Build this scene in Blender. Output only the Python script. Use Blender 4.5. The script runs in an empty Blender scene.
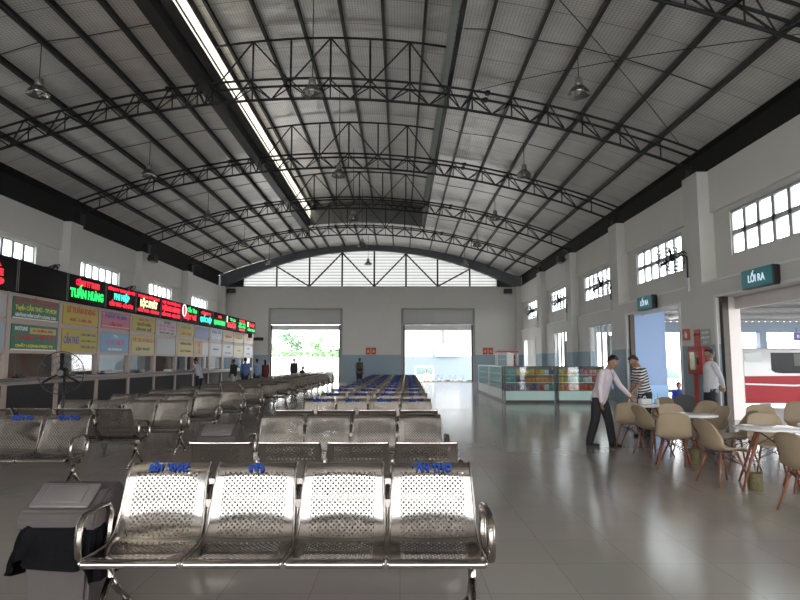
import bpy, bmesh, math, random
from mathutils import Vector, Matrix, Euler
random.seed(7)
PI = math.pi
SC = bpy.context.scene
COL = SC.collection

# ---------------------------------------------------------------- materials
MATS = {}
def mat(name, col, rough=0.5, metal=0.0, emit=None, estr=0.0, noise=0.0, nscale=8.0, bump=0.0, bscale=30.0, spec=None, coat=0.0):
    if name in MATS:
        return MATS[name]
    m = bpy.data.materials.new(name); m.use_nodes = True
    nt = m.node_tree; b = nt.nodes['Principled BSDF']
    b.inputs['Base Color'].default_value = (*col, 1)
    b.inputs['Roughness'].default_value = rough
    b.inputs['Metallic'].default_value = metal
    if spec is not None: b.inputs['Specular IOR Level'].default_value = spec
    if coat: b.inputs['Coat Weight'].default_value = coat
    if emit:
        b.inputs['Emission Color'].default_value = (*emit, 1)
        b.inputs['Emission Strength'].default_value = estr
    if noise or bump:
        tc = nt.nodes.new('ShaderNodeTexCoord')
        if noise:
            n = nt.nodes.new('ShaderNodeTexNoise'); n.inputs['Scale'].default_value = nscale; n.inputs['Detail'].default_value = 4
            nt.links.new(tc.outputs['Object'], n.inputs['Vector'])
            mx = nt.nodes.new('ShaderNodeMix'); mx.data_type = 'RGBA'
            mx.inputs[6].default_value = (*[c * (1 - noise) for c in col], 1)
            mx.inputs[7].default_value = (*[min(1, c * (1 + noise)) for c in col], 1)
            nt.links.new(n.outputs['Fac'], mx.inputs[0]); nt.links.new(mx.outputs[2], b.inputs['Base Color'])
        if bump:
            n2 = nt.nodes.new('ShaderNodeTexNoise'); n2.inputs['Scale'].default_value = bscale; n2.inputs['Detail'].default_value = 3
            nt.links.new(tc.outputs['Object'], n2.inputs['Vector'])
            bp = nt.nodes.new('ShaderNodeBump'); bp.inputs['Strength'].default_value = bump; bp.inputs['Distance'].default_value = 0.02
            nt.links.new(n2.outputs['Fac'], bp.inputs['Height']); nt.links.new(bp.outputs['Normal'], b.inputs['Normal'])
    MATS[name] = m
    return m

def nd(nt, typ, **kw):
    n = nt.nodes.new(typ)
    for k, v in kw.items(): setattr(n, k, v)
    return n
def mth(nt, op, a, b=None, c=None):
    n = nt.nodes.new('ShaderNodeMath'); n.operation = op
    for i, v in enumerate((a, b, c)):
        if v is None: continue
        if isinstance(v, (int, float)): n.inputs[i].default_value = v
        else: nt.links.new(v, n.inputs[i])
    return n.outputs[0]

def glass_mat(name, tint=(1, 1, 1), gloss=0.1):
    m = bpy.data.materials.new(name); m.use_nodes = True
    nt = m.node_tree; nt.nodes.remove(nt.nodes['Principled BSDF'])
    t = nd(nt, 'ShaderNodeBsdfTransparent'); t.inputs[0].default_value = (*tint, 1)
    g = nd(nt, 'ShaderNodeBsdfGlossy'); g.inputs['Roughness'].default_value = 0.03
    mx = nd(nt, 'ShaderNodeMixShader'); mx.inputs[0].default_value = gloss
    nt.links.new(t.outputs[0], mx.inputs[1]); nt.links.new(g.outputs[0], mx.inputs[2])
    nt.links.new(mx.outputs[0], nt.nodes['Material Output'].inputs[0])
    MATS[name] = m
    return m
GLASS = glass_mat('window_glass', (.93, .96, .97), .08)
CASE_GLASS = glass_mat('case_glass', (.93, .97, .95), .045)
BUS_GLASS = glass_mat('tinted_glass', (.12, .14, .15), .12)
SHADE_GLASS = glass_mat('ribbed_shade', (.55, .55, .53), .3)

def translucent_mat(name, col, trans=.5, clear=.25):
    m = bpy.data.materials.new(name); m.use_nodes = True
    nt = m.node_tree; nt.nodes.remove(nt.nodes['Principled BSDF'])
    d = nd(nt, 'ShaderNodeBsdfDiffuse'); d.inputs[0].default_value = (*col, 1)
    t = nd(nt, 'ShaderNodeBsdfTranslucent'); t.inputs[0].default_value = (*col, 1)
    c = nd(nt, 'ShaderNodeBsdfTransparent')
    m1 = nd(nt, 'ShaderNodeMixShader'); m1.inputs[0].default_value = trans
    m2 = nd(nt, 'ShaderNodeMixShader'); m2.inputs[0].default_value = clear
    nt.links.new(d.outputs[0], m1.inputs[1]); nt.links.new(t.outputs[0], m1.inputs[2])
    nt.links.new(m1.outputs[0], m2.inputs[1]); nt.links.new(c.outputs[0], m2.inputs[2])
    nt.links.new(m2.outputs[0], nt.nodes['Material Output'].inputs[0])
    MATS[name] = m
    return m
POLY = translucent_mat('cream_translucent_sheet', (.85, .81, .7), .6, .22)
GABLE = translucent_mat('white_gable_sheet', (.62, .62, .61), .6, .0)
FROST = translucent_mat('frosted_pane', (.85, .88, .88), .7, .5)

def floor_mat():
    m = mat('floor_tile', (.3, .27, .245), .2)
    nt = m.node_tree; b = nt.nodes['Principled BSDF']
    tc = nd(nt, 'ShaderNodeTexCoord')
    br = nd(nt, 'ShaderNodeTexBrick'); br.offset = 0; br.squash = 1
    br.inputs['Scale'].default_value = 1.0; br.inputs['Brick Width'].default_value = .6; br.inputs['Row Height'].default_value = .6
    br.inputs['Mortar Size'].default_value = .003; br.inputs['Mortar Smooth'].default_value = .2
    br.inputs['Color1'].default_value = (.33, .3, .275, 1); br.inputs['Color2'].default_value = (.355, .322, .295, 1)
    br.inputs['Mortar'].default_value = (.24, .215, .195, 1)
    nt.links.new(tc.outputs['Object'], br.inputs['Vector'])
    n = nd(nt, 'ShaderNodeTexNoise'); n.inputs['Scale'].default_value = .6; n.inputs['Detail'].default_value = 6
    nt.links.new(tc.outputs['Object'], n.inputs['Vector'])
    mx = nd(nt, 'ShaderNodeMix', data_type='RGBA', blend_type='MULTIPLY'); mx.inputs[0].default_value = .25
    nt.links.new(br.outputs['Color'], mx.inputs[6]); nt.links.new(n.outputs['Color'], mx.inputs[7])
    nt.links.new(mx.outputs[2], b.inputs['Base Color'])
    mr = nd(nt, 'ShaderNodeMapRange'); mr.inputs[3].default_value = .1; mr.inputs[4].default_value = .21
    nt.links.new(n.outputs['Fac'], mr.inputs[0]); nt.links.new(mr.outputs[0], b.inputs['Roughness'])
    b.inputs['Specular IOR Level'].default_value = .7
    return m
FLOOR = floor_mat()

def foil_mat():
    """silver insulation foil with a fine dark wire net and crosswise laps"""
    m = mat('foil_insulation', (.6, .58, .55), .36, .3)
    nt = m.node_tree; b = nt.nodes['Principled BSDF']
    tc = nd(nt, 'ShaderNodeTexCoord'); sp = nd(nt, 'ShaderNodeSeparateXYZ')
    nt.links.new(tc.outputs['Object'], sp.inputs[0])
    def lines(sock, period, width):
        f = mth(nt, 'FRACT', mth(nt, 'DIVIDE', sock, period))
        return mth(nt, 'LESS_THAN', f, width)
    grid = mth(nt, 'MAXIMUM', lines(sp.outputs['X'], .085, .13), lines(sp.outputs['Y'], .085, .13))
    n = nd(nt, 'ShaderNodeTexNoise'); n.inputs['Scale'].default_value = 1.1; n.inputs['Detail'].default_value = 5
    mp = nd(nt, 'ShaderNodeMapping'); mp.inputs['Scale'].default_value = (.6, 1.5, 1)
    nt.links.new(tc.outputs['Object'], mp.inputs[0]); nt.links.new(mp.outputs[0], n.inputs['Vector'])
    lap = lines(sp.outputs['Y'], 1.3, .035)
    cr = nd(nt, 'ShaderNodeMix', data_type='RGBA')
    cr.inputs[6].default_value = (.62, .6, .57, 1); cr.inputs[7].default_value = (.97, .95, .91, 1)
    nt.links.new(n.outputs['Fac'], cr.inputs[0])
    m2 = nd(nt, 'ShaderNodeMix', data_type='RGBA'); m2.inputs[7].default_value = (.2, .18, .16, 1)
    nt.links.new(mth(nt, 'MULTIPLY', grid, .6), m2.inputs[0]); nt.links.new(cr.outputs[2], m2.inputs[6])
    m3 = nd(nt, 'ShaderNodeMix', data_type='RGBA'); m3.inputs[7].default_value = (.3, .29, .27, 1)
    nt.links.new(mth(nt, 'MULTIPLY', lap, .6), m3.inputs[0]); nt.links.new(m2.outputs[2], m3.inputs[6])
    nt.links.new(m3.outputs[2], b.inputs['Base Color'])
    bp = nd(nt, 'ShaderNodeBump'); bp.inputs['Strength'].default_value = .5; bp.inputs['Distance'].default_value = .12
    nt.links.new(n.outputs['Fac'], bp.inputs['Height']); nt.links.new(bp.outputs['Normal'], b.inputs['Normal'])
    return m
FOIL = foil_mat()

def steel_mat():
    """perforated stainless sheet: staggered round holes where the UV says so"""
    m = mat('perforated_steel', (.52, .485, .455), .15, 1.0)
    nt = m.node_tree; b = nt.nodes['Principled BSDF']
    uv = nd(nt, 'ShaderNodeUVMap'); sp = nd(nt, 'ShaderNodeSeparateXYZ'); nt.links.new(uv.outputs[0], sp.inputs[0])
    u, v = sp.outputs['X'], sp.outputs['Y']
    def dots(ou, ov, p=.034, r=.0068):
        fu = mth(nt, 'SUBTRACT', mth(nt, 'FRACT', mth(nt, 'DIVIDE', mth(nt, 'ADD', u, ou + 10 * p), p)), .5)
        fv = mth(nt, 'SUBTRACT', mth(nt, 'FRACT', mth(nt, 'DIVIDE', mth(nt, 'ADD', v, ov), p)), .5)
        d = mth(nt, 'ADD', mth(nt, 'MULTIPLY', fu, fu), mth(nt, 'MULTIPLY', fv, fv))
        return mth(nt, 'LESS_THAN', d, (r / p) ** 2)
    h = mth(nt, 'MAXIMUM', dots(0, 0), dots(.017, .017))
    inu = mth(nt, 'LESS_THAN', mth(nt, 'ABSOLUTE', u), .205)
    def rng(a, c): return mth(nt, 'MULTIPLY', mth(nt, 'GREATER_THAN', v, a), mth(nt, 'LESS_THAN', v, c))
    hole = mth(nt, 'MULTIPLY', mth(nt, 'MULTIPLY', h, inu), mth(nt, 'MAXIMUM', rng(.10, .42), rng(.45, .855)))
    nt.links.new(mth(nt, 'SUBTRACT', 1.0, hole), b.inputs['Alpha'])
    tc = nd(nt, 'ShaderNodeTexCoord'); n = nd(nt, 'ShaderNodeTexNoise'); n.inputs['Scale'].default_value = 6
    nt.links.new(tc.outputs['Object'], n.inputs['Vector'])
    mr = nd(nt, 'ShaderNodeMapRange'); mr.inputs[3].default_value = .09; mr.inputs[4].default_value = .17
    nt.links.new(n.outputs['Fac'], mr.inputs[0]); nt.links.new(mr.outputs[0], b.inputs['Roughness'])
    return m
PERF = steel_mat()
STEEL = mat('polished_steel', (.34, .305, .275), .14, 1.0, noise=.1)
DARKSTEEL = mat('dark_roof_steel', (.022, .024, .026), .5, .3, noise=.2)
PURLIN = mat('galvanised_purlin', (.05, .05, .05), .5, .3, noise=.2, nscale=3)
ARCHST = mat('grey_arch_steel', (.13, .14, .155), .5, .4, noise=.15)
WALLW = mat('white_plaster', (.68, .665, .63), .75, noise=.04, nscale=1.5)
WALLB = mat('blue_grey_paint', (.33, .42, .47), .5, noise=.04, nscale=1.5)
TRIMW = mat('white_trim', (.72, .72, .7), .5, noise=.03)
FRAMEW = mat('white_window_frame', (.5, .51, .5), .4, noise=.03)
BLACK = mat('black_plastic', (.012, .012, .013), .4, noise=.2)
BLUETXT = mat('blue_lettering', (.01, .055, .3), .5)
PINKPOST = mat('beige_pink_frame', (.42, .33, .28), .5, noise=.05)
BOOTHDARK = mat('dark_laminate', (.04, .037, .038), .6, spec=.15, noise=.15)
LEDGE = mat('counter_stone', (.09, .08, .075), .3, noise=.12)
WOOD = mat('red_brown_wood', (.2, .075, .04), .45, noise=.35, nscale=12)
SHELL = mat('beige_shell', (.34, .265, .175), .45, noise=.05)
SHELLDARK = mat('dark_grey_shell', (.06, .06, .062), .6, noise=.1)
TABLEW = mat('white_laminate', (.75, .75, .74), .2, noise=.02)
BINGREY = mat('grey_bin_plastic', (.085, .074, .072), .5, spec=.25, noise=.06)
BAGBLACK = mat('black_bin_bag', (.006, .006, .007), .55, spec=.03, bump=.4, bscale=22)
REDM = mat('red_paint', (.42, .03, .025), .4, noise=.1)

# ---------------------------------------------------------------- mesh builder
class MB:
    def __init__(s): s.bm = bmesh.new(); s.mi = 0
    def _faces(s, fs, smooth=False):
        for f in fs: f.material_index = s.mi; f.smooth = smooth
    def box(s, x0, x1, y0, y1, z0, z1, M=None):
        ps = [(x0, y0, z0), (x1, y0, z0), (x1, y1, z0), (x0, y1, z0), (x0, y0, z1), (x1, y0, z1), (x1, y1, z1), (x0, y1, z1)]
        if M is not None: ps = [M @ Vector(p) for p in ps]
        v = [s.bm.verts.new(p) for p in ps]
        s._faces([s.bm.faces.new([v[i] for i in q]) for q in ((3, 2, 1, 0), (4, 5, 6, 7), (0, 1, 5, 4), (1, 2, 6, 5), (2, 3, 7, 6), (3, 0, 4, 7))])
        return s
    def rbox(s, x0, x1, y0, y1, z0, z1, r=.02, seg=2, M=None):
        b2 = bmesh.new(); bmesh.ops.create_cube(b2, size=1)
        for v in b2.verts: v.co = Vector(((x0 + x1) / 2 + v.co.x * (x1 - x0), (y0 + y1) / 2 + v.co.y * (y1 - y0), (z0 + z1) / 2 + v.co.z * (z1 - z0)))
        bmesh.ops.bevel(b2, geom=b2.edges[:], offset=r, segments=seg, profile=.5, affect='EDGES')
        s.merge(b2, M, smooth=True); return s
    def merge(s, b2, M=None, smooth=False):
        mp = {}
        for v in b2.verts: mp[v] = s.bm.verts.new(M @ v.co if M is not None else v.co)
        s._faces([s.bm.faces.new([mp[v] for v in f.verts]) for f in b2.faces], smooth); b2.free()
    def tube(s, pts, r, n=8, closed=False, r2=None, flat=1.0, cap=True):
        """round (or flattened) tube along a path; r number or list"""
        pts = [Vector(p) for p in pts]; N = len(pts)
        rs = r if isinstance(r, (list, tuple)) else [r] * N
        rings = []; prev = None
        for i, p in enumerate(pts):
            if closed: t = pts[(i + 1) % N] - pts[i - 1]
            else: t = pts[min(i + 1, N - 1)] - pts[max(i - 1, 0)]
            if t.length < 1e-9: t = Vector((0, 0, 1))
            t.normalize()
            if prev is None:
                a = Vector((1, 0, 0)) if abs(t.x) < .8 else Vector((0, 0, 1))
            else: a = prev
            a = (a - t * a.dot(t))
            if a.length < 1e-6: a = t.orthogonal()
            a.normalize(); prev = a; b = t.cross(a)
            rings.append([s.bm.verts.new(p + (a * math.cos(2 * PI * k / n) * flat + b * math.sin(2 * PI * k / n)) * rs[i]) for k in range(n)])
        fs = []
        for i in range(N if closed else N - 1):
            A, B = rings[i], rings[(i + 1) % N]
            for k in range(n): fs.append(s.bm.faces.new((A[k], A[(k + 1) % n], B[(k + 1) % n], B[k])))
        s._faces(fs, True)
        if cap and not closed:
            s._faces([s.bm.faces.new(rings[0][::-1]), s.bm.faces.new(rings[-1])])
        return s
    def cyl(s, p0, p1, r0, r1=None, n=12): return s.tube([p0, p1], [r0, r0 if r1 is None else r1], n)
    def lathe(s, prof, n=24, c=(0, 0, 0), cap=True):
        c = Vector(c); rings = []
        for r, z in prof: rings.append([s.bm.verts.new(c + Vector((r * math.cos(2 * PI * k / n), r * math.sin(2 * PI * k / n), z))) for k in range(n)])
        fs = []
        for A, B in zip(rings, rings[1:]):
            for k in range(n): fs.append(s.bm.faces.new((A[k], A[(k + 1) % n], B[(k + 1) % n], B[k])))
        s._faces(fs, True)
        if cap: s._faces([s.bm.faces.new(rings[0][::-1]), s.bm.faces.new(rings[-1])])
        return s
    def prism(s, poly, axis, a, b):
        """closed outline extruded along an axis ('x','y','z') from a to b"""
        def P(u, v, w): return {'x': (w, u, v), 'y': (u, w, v), 'z': (u, v, w)}[axis]
        A = [s.bm.verts.new(P(u, v, a)) for u, v in poly]; B = [s.bm.verts.new(P(u, v, b)) for u, v in poly]
        n = len(poly)
        fs = [s.bm.faces.new(A), s.bm.faces.new(B[::-1])] + [s.bm.faces.new((A[(k + 1) % n], A[k], B[k], B[(k + 1) % n])) for k in range(n)]
        s._faces(fs); bmesh.ops.recalc_face_normals(s.bm, faces=fs); return s
    def ball(s, c, rx, ry=None, rz=None, n=12, M=None):
        b2 = bmesh.new(); bmesh.ops.create_uvsphere(b2, u_segments=n, v_segments=max(6, n * 2 // 3), radius=1)
        D = Matrix.Translation(c) @ (M if M is not None else Matrix()) @ Matrix.Diagonal((rx, ry or rx, rz or rx, 1))
        s.merge(b2, D, True); return s
    def grid(s, nu, nv, fn, smooth=True, uv=None):
        V = [[s.bm.verts.new(fn(i / nu, j / nv)) for i in range(nu + 1)] for j in range(nv + 1)]
        fs = [s.bm.faces.new((V[j][i], V[j][i + 1], V[j + 1][i + 1], V[j + 1][i])) for j in range(nv) for i in range(nu)]
        s._faces(fs, smooth); return s
    def mesh(s, name, *mats):
        me = bpy.data.meshes.new(name); s.bm.to_mesh(me); s.bm.free()
        for m in mats: me.materials.append(m)
        return me

def link(name, me, parent=None, loc=None, rot=None, label=None):
    o = bpy.data.objects.new(name, me); COL.objects.link(o)
    if parent is not None: o.parent = parent
    if loc is not None: o.location = loc
    if rot is not None: o.rotation_euler = rot
    if label: o['label'] = label
    return o
def part(name, mb, m, parent, loc=None, rot=None, label=None):
    return link(name, mb.mesh(name, *(m if isinstance(m, (list, tuple)) else (m,))), parent, loc, rot, label)
def tag(o, label, cat, group=None, kind=None):
    o['label'] = label; o['category'] = cat
    if group: o['group'] = group
    if kind: o['kind'] = kind
    return o
def thing(name, label, cat, loc=(0, 0, 0), rz=0.0, group=None):
    o = bpy.data.objects.new(name, None); COL.objects.link(o); o.empty_display_size = .1
    o.location = loc; o.rotation_euler = (0, 0, rz)
    return tag(o, label, cat, group)
def single(name, mb, m, label, cat, group=None, loc=None, rot=None):
    return tag(part(name, mb, m, None, loc, rot), label, cat, group)
def struct(name, mb, m):
    o = part(name, mb, m, None); o['kind'] = 'structure'; return o
def copy_tree(o, parent=None):
    c = o.copy(); COL.objects.link(c)
    if parent is not None: c.parent = parent
    for ch in list(o.children): copy_tree(ch, c)
    return c
def dup(root, label, loc, rz=None, group=None):
    c = copy_tree(root); c.location = loc
    if rz is not None: c.rotation_euler = (0, 0, rz)
    c['label'] = label
    if group: c['group'] = group
    return c
ORD = ['first', 'second', 'third', 'fourth', 'fifth', 'sixth', 'seventh', 'eighth', 'ninth', 'tenth', 'eleventh', 'twelfth', 'thirteenth', 'fourteenth', 'fifteenth', 'sixteenth']

TXT = {}
def text_mesh(txt, size, m, width=None, bold=.0, depth=.004):
    key = (txt, size, m.name, width, bold)
    if key in TXT: return TXT[key]
    cu = bpy.data.curves.new('lettering', 'FONT'); cu.body = txt; cu.size = size; cu.align_x = 'CENTER'; cu.align_y = 'CENTER'
    cu.extrude = depth; cu.offset = bold; cu.resolution_u = 2
    o = bpy.data.objects.new('t', cu); COL.objects.link(o)
    me = bpy.data.meshes.new_from_object(o.evaluated_get(bpy.context.evaluated_depsgraph_get()))
    bpy.data.objects.remove(o); bpy.data.curves.remove(cu)
    me.materials.clear(); me.materials.append(m); me.name = 'lettering'
    if width and len(me.vertices):
        xs = [v.co.x for v in me.vertices]; w = max(xs) - min(xs)
        if w > 0:
            k = width / w
            for v in me.vertices: v.co.x *= k
    TXT[key] = me
    return me
R_LEFT = (PI / 2, 0, PI / 2)      # on the left side, facing +X
R_RIGHT = (PI / 2, 0, -PI / 2)    # on the right side, facing -X
R_FAR = (PI / 2, 0, 0)            # facing the camera
def letter(parent, txt, size, m, loc, rot, width=None, bold=.0, label=None):
    return link('lettering', text_mesh(txt, size, m, width, bold), parent, loc, rot, label)
SKY, EXPO = 6.0, 0.62
# ---------------------------------------------------------------- hall dimensions (metres)
XL, XR, CX = -13.3, 9.0, -2.15          # side walls, ridge line
YB, YF = -9.0, 44.5                     # wall behind the camera, far wall
HW = 7.05
def zr(x): return 10.17 - .0177 * (x + 2.5) ** 2
def zg(x): return 9.75 - .0236 * (x + 2.3) ** 2     # head of the far gable window
ML, MR = -5.65, 1.45                    # raised ridge section
def zm(x): return 11.55 - .3 * ((x - (ML + MR) / 2) / 3.55) ** 2
YM = 36.85
GZ = -.9                                # ground outside
TRUSS_Y = [4.35 - 6.5, 4.35, 10.85, 17.35, 23.85, 30.35, 36.85]
COLS = [3.9 - 6.5, 3.9, 10.4, 16.9, 23.4, 29.9, 36.4]

def wall_with_holes(axis, pos, thick, a0, a1, z0, z1, holes, mb=None):
    """wall slab in a vertical plane, holes = (a0,a1,z0,z1)"""
    mb = mb or MB()
    As = sorted({a0, a1} | {h[0] for h in holes} | {h[1] for h in holes})
    Zs = sorted({z0, z1} | {h[2] for h in holes} | {h[3] for h in holes})
    As = [a for a in As if a0 <= a <= a1]; Zs = [z for z in Zs if z0 <= z <= z1]
    for i in range(len(As) - 1):
        k = 0
        while k < len(Zs) - 1:
            ca = (As[i] + As[i + 1]) / 2
            solid = lambda j: not any(h[0] < ca < h[1] and h[2] < (Zs[j] + Zs[j + 1]) / 2 < h[3] for h in holes)
            if not solid(k): k += 1; continue
            e = k
            while e + 1 < len(Zs) - 1 and solid(e + 1): e += 1
            if axis == 'x': mb.box(pos, pos + thick, As[i], As[i + 1], Zs[k], Zs[e + 1])
            else: mb.box(As[i], As[i + 1], pos, pos + thick, Zs[k], Zs[e + 1])
            k = e + 1
    return mb

def wall_paint():
    """white plaster above, blue-grey painted dado up to 2 m"""
    m = mat('two_tone_wall', (.6, .6, .58), .65)
    nt = m.node_tree; b = nt.nodes['Principled BSDF']
    tc = nd(nt, 'ShaderNodeTexCoord'); sp = nd(nt, 'ShaderNodeSeparateXYZ'); nt.links.new(tc.outputs['Object'], sp.inputs[0])
    n = nd(nt, 'ShaderNodeTexNoise'); n.inputs['Scale'].default_value = 1.2; nt.links.new(tc.outputs['Object'], n.inputs['Vector'])
    mx = nd(nt, 'ShaderNodeMix', data_type='RGBA'); mx.inputs[6].default_value = (.30, .40, .47, 1); mx.inputs[7].default_value = (.65, .64, .605, 1)
    nt.links.new(mth(nt, 'GREATER_THAN', sp.outputs['Z'], 2.0), mx.inputs[0])
    m2 = nd(nt, 'ShaderNodeMix', data_type='RGBA', blend_type='MULTIPLY'); m2.inputs[0].default_value = .12
    nt.links.new(mx.outputs[2], m2.inputs[6]); nt.links.new(n.outputs['Color'], m2.inputs[7]); nt.links.new(m2.outputs[2], b.inputs['Base Color'])
    return m
TWOTONE = wall_paint()

struct('floor', MB().box(XL - .35, XR + .35, YB - .35, YF + .35, GZ, 0), FLOOR)
CONC = mat('pale_concrete', (.55, .54, .52), .8, noise=.12, nscale=.7)
struct('ground', MB().box(-160, 160, -90, 190, GZ - .3, GZ - .002), CONC)

# openings -------------------------------------------------
RW = [(12.42 + 6.5 * k, 16.07 + 6.5 * k, 4.4, 5.62) for k in range(-3, 5)]
RW = [w for w in RW if w[1] < YF - .6 and w[0] > YB + .3]
RDOORS = [(12.15, 16.14, 0, 3.27), (18.35, 22.6, 0, 3.27)]
RGLAZ = [(25.05, 28.2, .7, 3.15), (31.95, 34.7, .7, 3.15)]
RENTRY = [(39.2, 42.6, 0, 3.0)]
LW = [(11.55 + 6.55 * k, 15.1 + 6.55 * k, 4.4, 5.72) for k in range(-3, 5)]
LW = [w for w in LW if w[1] < YF - .6 and w[0] > YB + .3]
NEARDOORS = [(-1.0, 5.5, 0, 3.27)]      # wide side door beside / behind the camera
struct('wall_right', wall_with_holes('x', XR, .15, YB, YF, 0, 7.02, RW + RDOORS + RGLAZ + RENTRY + NEARDOORS), TWOTONE)
mb = wall_with_holes('x', 8.56, .44, YB, 24.3, 0, 3.7, RDOORS + NEARDOORS)
wall_with_holes('x', 8.85, .15, 24.3, YF, 0, 3.7, RGLAZ + RENTRY, mb)
struct('wall_right_lower', mb, TWOTONE)
struct('wall_left', wall_with_holes('x', XL - .35, .35, YB, YF, 0, 7.02, LW), WALLW)
FD = [(-9.7, -4.32), (.15, 5.5)]
struct('wall_far', wall_with_holes('y', YF, .35, XL, XR, 0, HW, [(a, b, 0, 5.4) for a, b in FD]), TWOTONE)
BD = [(-8.5, -3.5), (-3.0, 2.0), (2.5, 7.5)]
struct('wall_near', wall_with_holes('y', YB - .35, .35, XL, XR, 0, HW, [(a, b, 0, 5.6) for a, b in BD]), TWOTONE)

# columns, ring beam and sill ledge
for k, y in enumerate(COLS + [43.8]):
    w = .9 if y < 43 else .7
    struct('trim_%d' % (k * 2 + 1), MB().box(8.57, XR, y, y + w, 0, 7.0), TWOTONE)
    struct('trim_%d' % (k * 2 + 2), MB().box(XL, -12.87, y - .3, y + w - .35, 0, 7.0), WALLW)
mb = MB(); mb2 = MB(); mb3 = MB()
ys = [YB] + sum([[c, c + .9] for c in COLS], []) + [43.8]
for a, b in zip(ys[0::2], ys[1::2]):
    mb.box(8.9, XR, a, b, 5.78, 7.02); mb3.box(8.53 if b < 24.5 else 8.82, XR, a, b, 3.7, 3.76)
    mb2.box(XL, -13.2, a - .3, b - .3, 5.85, 7.02)
struct('trim_31', mb, WALLW); struct('trim_32', mb2, WALLW); struct('trim_33', mb3, TRIMW)

def window(nm, n, x, y0, y1, z0, z1, cols, rows, thick, side):
    """frame, mullions and one pane object; the opening's frame sits inside the wall"""
    mb = MB(); t = .05
    xa, xb = x, x + thick
    mb.box(xa, xb, y0, y1, z0, z0 + t); mb.box(xa, xb, y0, y1, z1 - t, z1); mb.box(xa, xb, y0, y0 + t, z0, z1); mb.box(xa, xb, y1 - t, y1, z0, z1)
    for i in range(1, cols):
        c = y0 + (y1 - y0) * i / cols; mb.box(xa, xb, c - .065, c + .065, z0 + t, z1 - t)
    for j in range(1, rows):
        c = z0 + (z1 - z0) * j / rows; mb.box(xa, xb, y0 + t, y1 - t, c - .06, c + .06)
    mb.box(x - .06 * side, x + thick * .5, y0 - .05, y1 + .05, z1, z1 + .05) if side > 0 else None
    o = struct('window_%d' % n, mb, FRAMEW)
    part('pane', MB().box(x + thick * .45, x + thick * .55, y0 + t, y1 - t, z0 + t, z1 - t), GLASS, o)
    return o
wn = 1
for (a, b, c, d) in RW: window('w', wn, XR + .04, a, b, c, d, 6, 2, .08, 1); wn += 1
for (a, b, c, d) in LW: window('w', wn, XL - .16, a, b, c, d, 6, 2, .08, -1); wn += 1
for (a, b, c, d) in RGLAZ:
    o = window('w', wn, 8.9, a, b, c, d, 4, 1, .08, 1); wn += 1
    part('blind', MB().box(XR + .01, XR + .025, a + .1, a + 1.2, c + .1, d - .5), mat('pale_blind', (.6, .62, .6), .7, noise=.05), o)

# door surrounds on the right
dn = 1
for (a, b, c, d) in RDOORS + NEARDOORS:
    mb = MB()
    mb.box(8.53, 8.56, a - .12, a, 0, d + .06); mb.box(8.53, 8.56, b, b + .12, 0, d + .06)
    mb.box(8.53, 8.56, a, b, d, d + .06)
    o = struct('door_%d' % dn, mb, TRIMW); dn += 1
    part('rail', MB().box(8.62, 8.78, b - .16, b, 0, d), mat('brown_shutter_rail', (.06, .052, .045), .5, .5, noise=.2), o, label='dark brown folding shutter rail')
    if b < 17: part('jamb_lining', MB().box(8.79, 9.16, b - .03, b, 0, d), mat('pinkish_white_jamb', (.68, .63, .61), .6, noise=.04), o)
    if b < 17: part('lintel', MB().box(9.02, 9.16, a, b - .03, 2.94, d), mat('pinkish_white_jamb', (.68, .63, .61), .6, noise=.04), o)
# ajar white door in the far right corner
a, b, c, d = RENTRY[0]
o = struct('door_%d' % dn, MB().box(8.8, 8.85, a - .1, a, 0, d + .1).box(8.8, 8.85, b, b + .1, 0, d + .1).box(8.8, 8.85, a, b, d, d + .1), TRIMW); dn += 1
part('leaf', MB().box(8.92, 8.97, a, b - .5, 0, d), mat('white_door_leaf', (.72, .72, .7), .45, noise=.03), o)
part('notice', MB().box(8.905, 8.92, 40.2, 41.0, 1.9, 2.8), mat('notice_paper', (.8, .82, .83), .7), o)

# far doorways: transom sheet, roller box, rails
TRANS = translucent_mat('transom_sheet', (.6, .6, .59), .45, .0)
for i, (a, b) in enumerate(FD):
    mb = MB().box(a - .06, a + .1, YF - .05, YF + .1, 0, 5.46).box(b - .1, b + .06, YF - .05, YF + .1, 0, 5.46).box(a, b, YF - .05, YF + .1, 5.36, 5.46).box(a, b, YF - .03, YF + .1, 4.24, 4.32)
    o = struct('door_%d' % dn, mb, mat('grey_door_frame', (.3, .3, .29), .5, noise=.1)); dn += 1
    tr = MB().box(a + .1, b - .1, YF + .045, YF + .055, 4.3, 5.4)
    for k in range(4):
        w = (b - a - .2) / 4; tr.box(a + .1 + w * k, a + .1 + w * (k + 1) - (.03 if k < 3 else 0), YF + .02 + .0, YF + .05, 4.3, 5.4)
    part('transom', tr, TRANS, o)
    part('roller_box', MB().box(a + .12, b - .12, YF + .12, YF + .3, 3.84, 4.22), TRIMW, o)
    part('guide_rail', MB().box(b - .2, b - .1, YF + .05, YF + .2, 0, 4.22).box(a + .1, a + .2, YF + .05, YF + .2, 0, 4.22), mat('dark_rail', (.05, .05, .05), .5, noise=.1), o)
    part('threshold', MB().box(a, b, YF - .02, YF + .34, 0, .05), mat('brown_threshold', (.2, .16, .12), .6, noise=.1), o)
for i, (a, b) in enumerate(BD):
    struct('door_%d' % dn, MB().box(a - .1, a, YB, YB + .06, 0, 5.7).box(b, b + .1, YB, YB + .06, 0, 5.7).box(a, b, YB, YB + .06, 5.6, 5.7), TRIMW); dn += 1

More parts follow.
